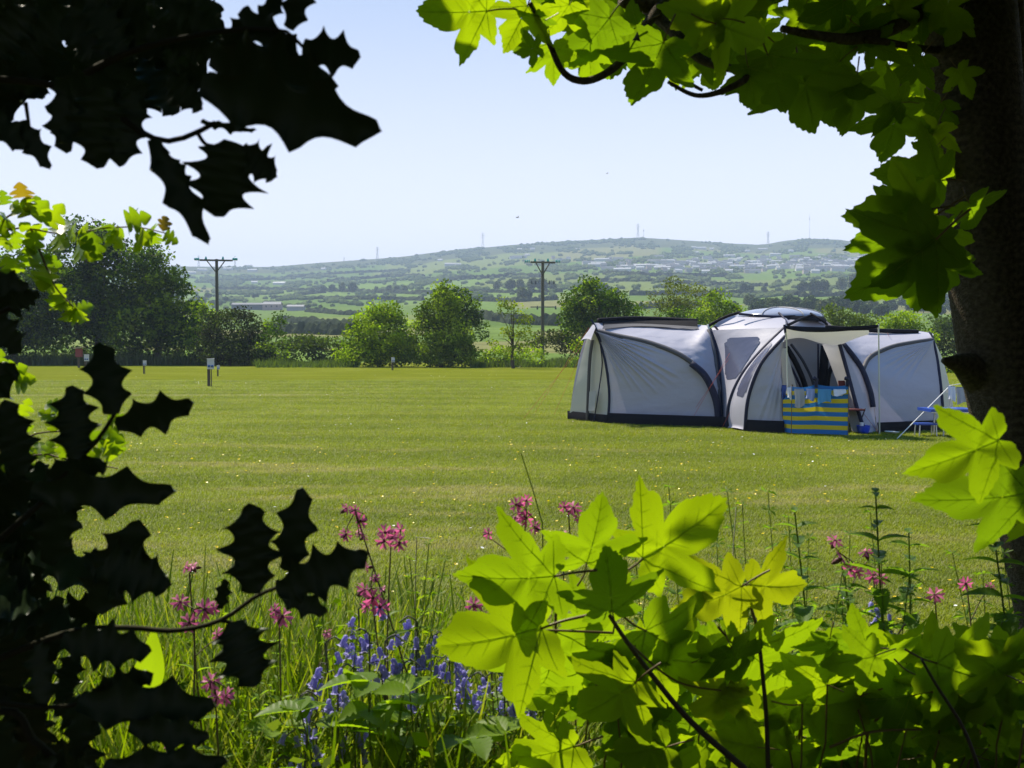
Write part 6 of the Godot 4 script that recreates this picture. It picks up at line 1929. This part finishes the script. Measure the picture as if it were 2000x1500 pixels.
	# brambles, docks and other broad leaves
	for k in 20:
		var px := rnd(460, 1130)
		var py := rnd(1330, 1490)
		if k < 4:
			px = [720, 800, 930, 880][k]
			py = [1330, 1350, 1370, 1400][k]
		var dist := rnd(1.75, 2.1)
		var p := at(px, py, dist)
		var foot := Vector3(p.x + rnd(-0.1, 0.1), bank_height(p.x, p.z) - 0.02, p.z + rnd(-0.1, 0.1))
		var t := thing("bramble", ["bramble leaf below the tall bluebell", "bramble leaf right of the thickest bluebell", "pleated bramble leaf under the bluebell cluster", "bramble leaf left of the bluebell cluster"][k] if k < 4 else "bramble leaves low in the weeds on the bank", "bramble", foot, "brambles on the bank")
		var mb := MB.new()
		mb.tube(curve([foot, foot.lerp(p, 0.5) + Vector3(rnd(-0.03, 0.03), 0.03, 0), p], 6), 0.0022, 0.0014, 5)
		part("stem", mb.mesh(M.weed_stem, true), t, Transform3D(Basis(), -foot))
		var a := rnd(0, TAU)
		for j in 3:
			spread_leaf(bramble[k % 2], t, "leaf", p, Vector3(cos(a + (j - 1) * 1.2), 0.15, sin(a + (j - 1) * 1.2)), rnd(0.055, 0.085))
	for c in [[262, 1370, 318, 1250, 1.7, "broad light green dock leaf behind the lower holly leaf"], [775, 1500, 768, 1430, 1.75, "folded broad leaf at the bottom centre"]]:
		var p := at(c[0], c[1], c[4])
		var q := at(c[2], c[3], c[4] - 0.02)
		var foot := Vector3(p.x, bank_height(p.x, p.z) - 0.02, p.z)
		var t := thing("dock", c[5], "plant", foot)
		var mb := MB.new()
		mb.tube(curve([foot, p.lerp(foot, 0.4), p], 5), 0.003, 0.002, 5)
		part("stalk", mb.mesh(M.weed_stem, true), t, Transform3D(Basis(), -foot))
		part("leaf", dock, t, Transform3D(Basis(), -foot) * leaf_frame(p, q, 0.4, 0.75, 0.6))
	# a thin tendril and pale dead stalks
	for c in [[[[1060, 1050], [1042, 960], [1030, 905], [1018, 886]], 1.9, "thin green tendril rising over the campion"], [[[1430, 1130], [1440, 1020], [1438, 990]], 2.1, "pale flower stalk left of the nettles"], [[[812, 1094], [830, 1062], [842, 1052]], 2.0, "bent pale stalk tip beside the cleavers"]]:
		var pts := []
		for q in c[0]:
			pts.append(at(q[0], q[1], c[1]))
		var foot: Vector3 = pts[0]
		var low := Vector3(foot.x, bank_height(foot.x, foot.z) - 0.02, foot.z)
		pts.push_front(low)
		var mb := MB.new()
		mb.tube(curve(pts, 14), 0.0022, 0.0010, 5)
		tag(part("stalk", mb.mesh(M.weed_stem if c[1] < 2.0 else M.dry_stem, true), self), c[2], "stalk")
	# long grass and small weeds: too many to count
	var grass := []
	for v in 3:
		rng.seed = 900 + v
		var mb := MB.new()
		for k in 13:
			var a := rnd(0, TAU)
			var lean := rnd(0.05, 0.5)
			var h := rnd(0.5, 1.0)
			var w := rnd(0.009, 0.018)
			var f := Vector3(cos(a), 0, sin(a))
			var s := Vector3(-sin(a), 0, cos(a))
			var o := f * rnd(0, 0.08) + s * rnd(-0.08, 0.08)
			mb.col = [Color(0.19, 0.26, 0.010), Color(0.26, 0.33, 0.012), Color(0.13, 0.20, 0.010), Color(0.32, 0.34, 0.05)][rng.randi() % 4]
			var l := []
			var r := []
			for j in 6:
				var u := j / 5.0
				var p := o + f * lean * u * u + Vector3.UP * h * (u - 0.25 * lean * u * u)
				l.append(p + s * w * (1.0 - u * 0.9))
				r.append(p - s * w * (1.0 - u * 0.9))
			mb.grid([l, r])
		grass.append(mb.mesh(M.blade, true))
	rng.seed = 130
	for v in 3:
		var where := []
		for k in 1700:
			var z := -rnd(1.7, 3.6)
			var x := rnd(-1.0, 1.0) * (-z * 0.62)
			var tall := rnd(0.24, 0.52) * (1.0 - 0.5 * smoothstep(0.15, 0.5, x / -z)) * (1.15 if x < 0.1 else 0.8)
			where.append(Transform3D(Basis(Vector3.UP, rnd(0, TAU)).scaled(Vector3(tall * 1.1, tall, tall * 1.1)), Vector3(x, bank_height(x, z) - 0.01, z)))
		copies("long_grass", grass[v], where, [], self, ["long grass blades growing along the top of the bank", "arching grass blades mixed among the wild flowers", "fine grass blades between the weeds of the bank"][v], "grass")
	var mb := MB.new()
	for k in 42000:
		var z := -rnd(1.5, 3.5)
		var x := rnd(-1.0, 1.0) * (-z * 0.62)
		var p := Vector3(x, bank_height(x, z) + pow(rng.randf(), 1.3) * 0.46 * (0.65 + 0.8 * noise_b.get_noise_2d(x * 6.0, z * 6.0)) * (1.0 - 0.45 * smoothstep(-2.6, -3.4, z)), z)
		mb.col = [Color(0.15, 0.23, 0.010), Color(0.23, 0.32, 0.012), Color(0.10, 0.16, 0.012)][rng.randi() % 3] * rnd(0.8, 1.2)
		mb.col.a = 1
		var l := rnd(0.012, 0.045)
		leaf_kite(mb, p, l, l * 0.32, 1.2)
	var weeds := part("small_weeds", mb.mesh(M.tree_leaf), self)
	weeds.set_meta("kind", "stuff")
	tag(weeds, "tangle of small weed leaves covering the bank", "weeds")
	build_lawn_grass()

func build_lawn_grass() -> void:
	# short turf near the bank, and the small flowers in it
	rng.seed = 140
	var mb := MB.new()
	mb.col = Color.WHITE
	for k in 26:
		var a := rnd(0, TAU)
		var f := Vector3(cos(a), 0, sin(a))
		var s := Vector3(-sin(a), 0, cos(a)) * rnd(0.0016, 0.003)
		var p := Vector3(rnd(-0.07, 0.07), 0, rnd(-0.07, 0.07))
		var e := p + f * rnd(0.005, 0.035) + Vector3.UP * rnd(0.008, 0.024)
		mb.tri(p - s, p + s, e)
	var tuft := mb.mesh(M.blade)
	var where := []
	var tints := []
	while where.size() < 80000:
		var d := 4.0 * pow(11.5, pow(rng.randf(), 0.66))
		var x := rnd(-0.56, 0.56) * d
		var p := Vector3(x, 0.002, -d)
		if bank_height(x, -d) > 0.0:
			continue
		var s := rnd(0.8, 1.25) * (1.0 + d * 0.028)
		where.append(Transform3D(Basis(Vector3.UP, rnd(0, TAU)).scaled(Vector3(s, s * rnd(0.7, 1.2), s)), p))
		var c := lawn_color(x, -d) * rnd(0.85, 1.35)
		if rng.randf() < 0.05:
			c = Color(0.34, 0.32, 0.14) * rnd(0.7, 1.1)
		c.a = 1
		tints.append(c)
	copies("turf_grass", tuft, where, tints, self, "short mown grass blades of the near lawn", "grass")
	# buttercups and daisies
	mat("buttercup", lin(0.80, 0.58, 0.01), 0.35, lin(0.6, 0.45, 0.01))
	mat("daisy", lin(0.78, 0.78, 0.76), 0.7, lin(0.4, 0.4, 0.4))
	var cup := MB.new()
	for k in 5:
		var a := TAU * k / 5.0
		var f := Vector3(cos(a), 0.45, sin(a))
		var s := Vector3(-sin(a), 0, cos(a)) * 0.55
		cup.quad(Vector3.ZERO, f * 0.7 + s, f, f * 0.7 - s)
	where = []
	while where.size() < 420:
		var d := rnd(4.2, 17.0)
		var x := rnd(-0.52, 0.52) * d
		if noise_a.get_noise_2d(x * 7.0 + 90, d * 7.0) < 0.04 and rng.randf() > 0.12 or bank_height(x, -d) > 0.0:
			continue
		where.append(Transform3D(Basis.from_euler(Vector3(rnd(-0.3, 0.6), rnd(0, TAU), 0)).scaled(Vector3.ONE * rnd(0.009, 0.013) * (1.0 + d * 0.03)), Vector3(x, rnd(0.03, 0.06), -d)))
	copies("buttercups", cup.mesh(M.buttercup), where, [], self, "scattered yellow buttercups in the mown lawn", "flowers")
	var disc := MB.new()
	for k in 9:
		var a := TAU * k / 9.0
		var f := Vector3(cos(a), 0.15, sin(a))
		var s := Vector3(-sin(a), 0, cos(a)) * 0.3
		disc.quad(f * 0.1, f * 0.7 + s, f, f * 0.7 - s)
	where = []
	while where.size() < 330:
		var d := rnd(6.0, 55.0)
		var x := rnd(-0.52, 0.52) * d
		var near_patch := Vector2(x - 0.23 * d, (d - 14.5) * 0.7).length() < 1.5 or Vector2(x + 0.03 * d, d - 17.5).length() < 1.2
		if noise_a.get_noise_2d(x * 3.0 + 200, d * 4.0) < 0.16 and not near_patch and rng.randf() > 0.06:
			continue
		where.append(Transform3D(Basis.from_euler(Vector3(rnd(-0.3, 0.6), rnd(0, TAU), 0)).scaled(Vector3.ONE * rnd(0.010, 0.014) * (1.0 + d * 0.012)), Vector3(x, rnd(0.025, 0.05), -d)))
	copies("daisies", disc.mesh(M.daisy), where, [], self, "scattered white daisies in the mown lawn", "flowers")
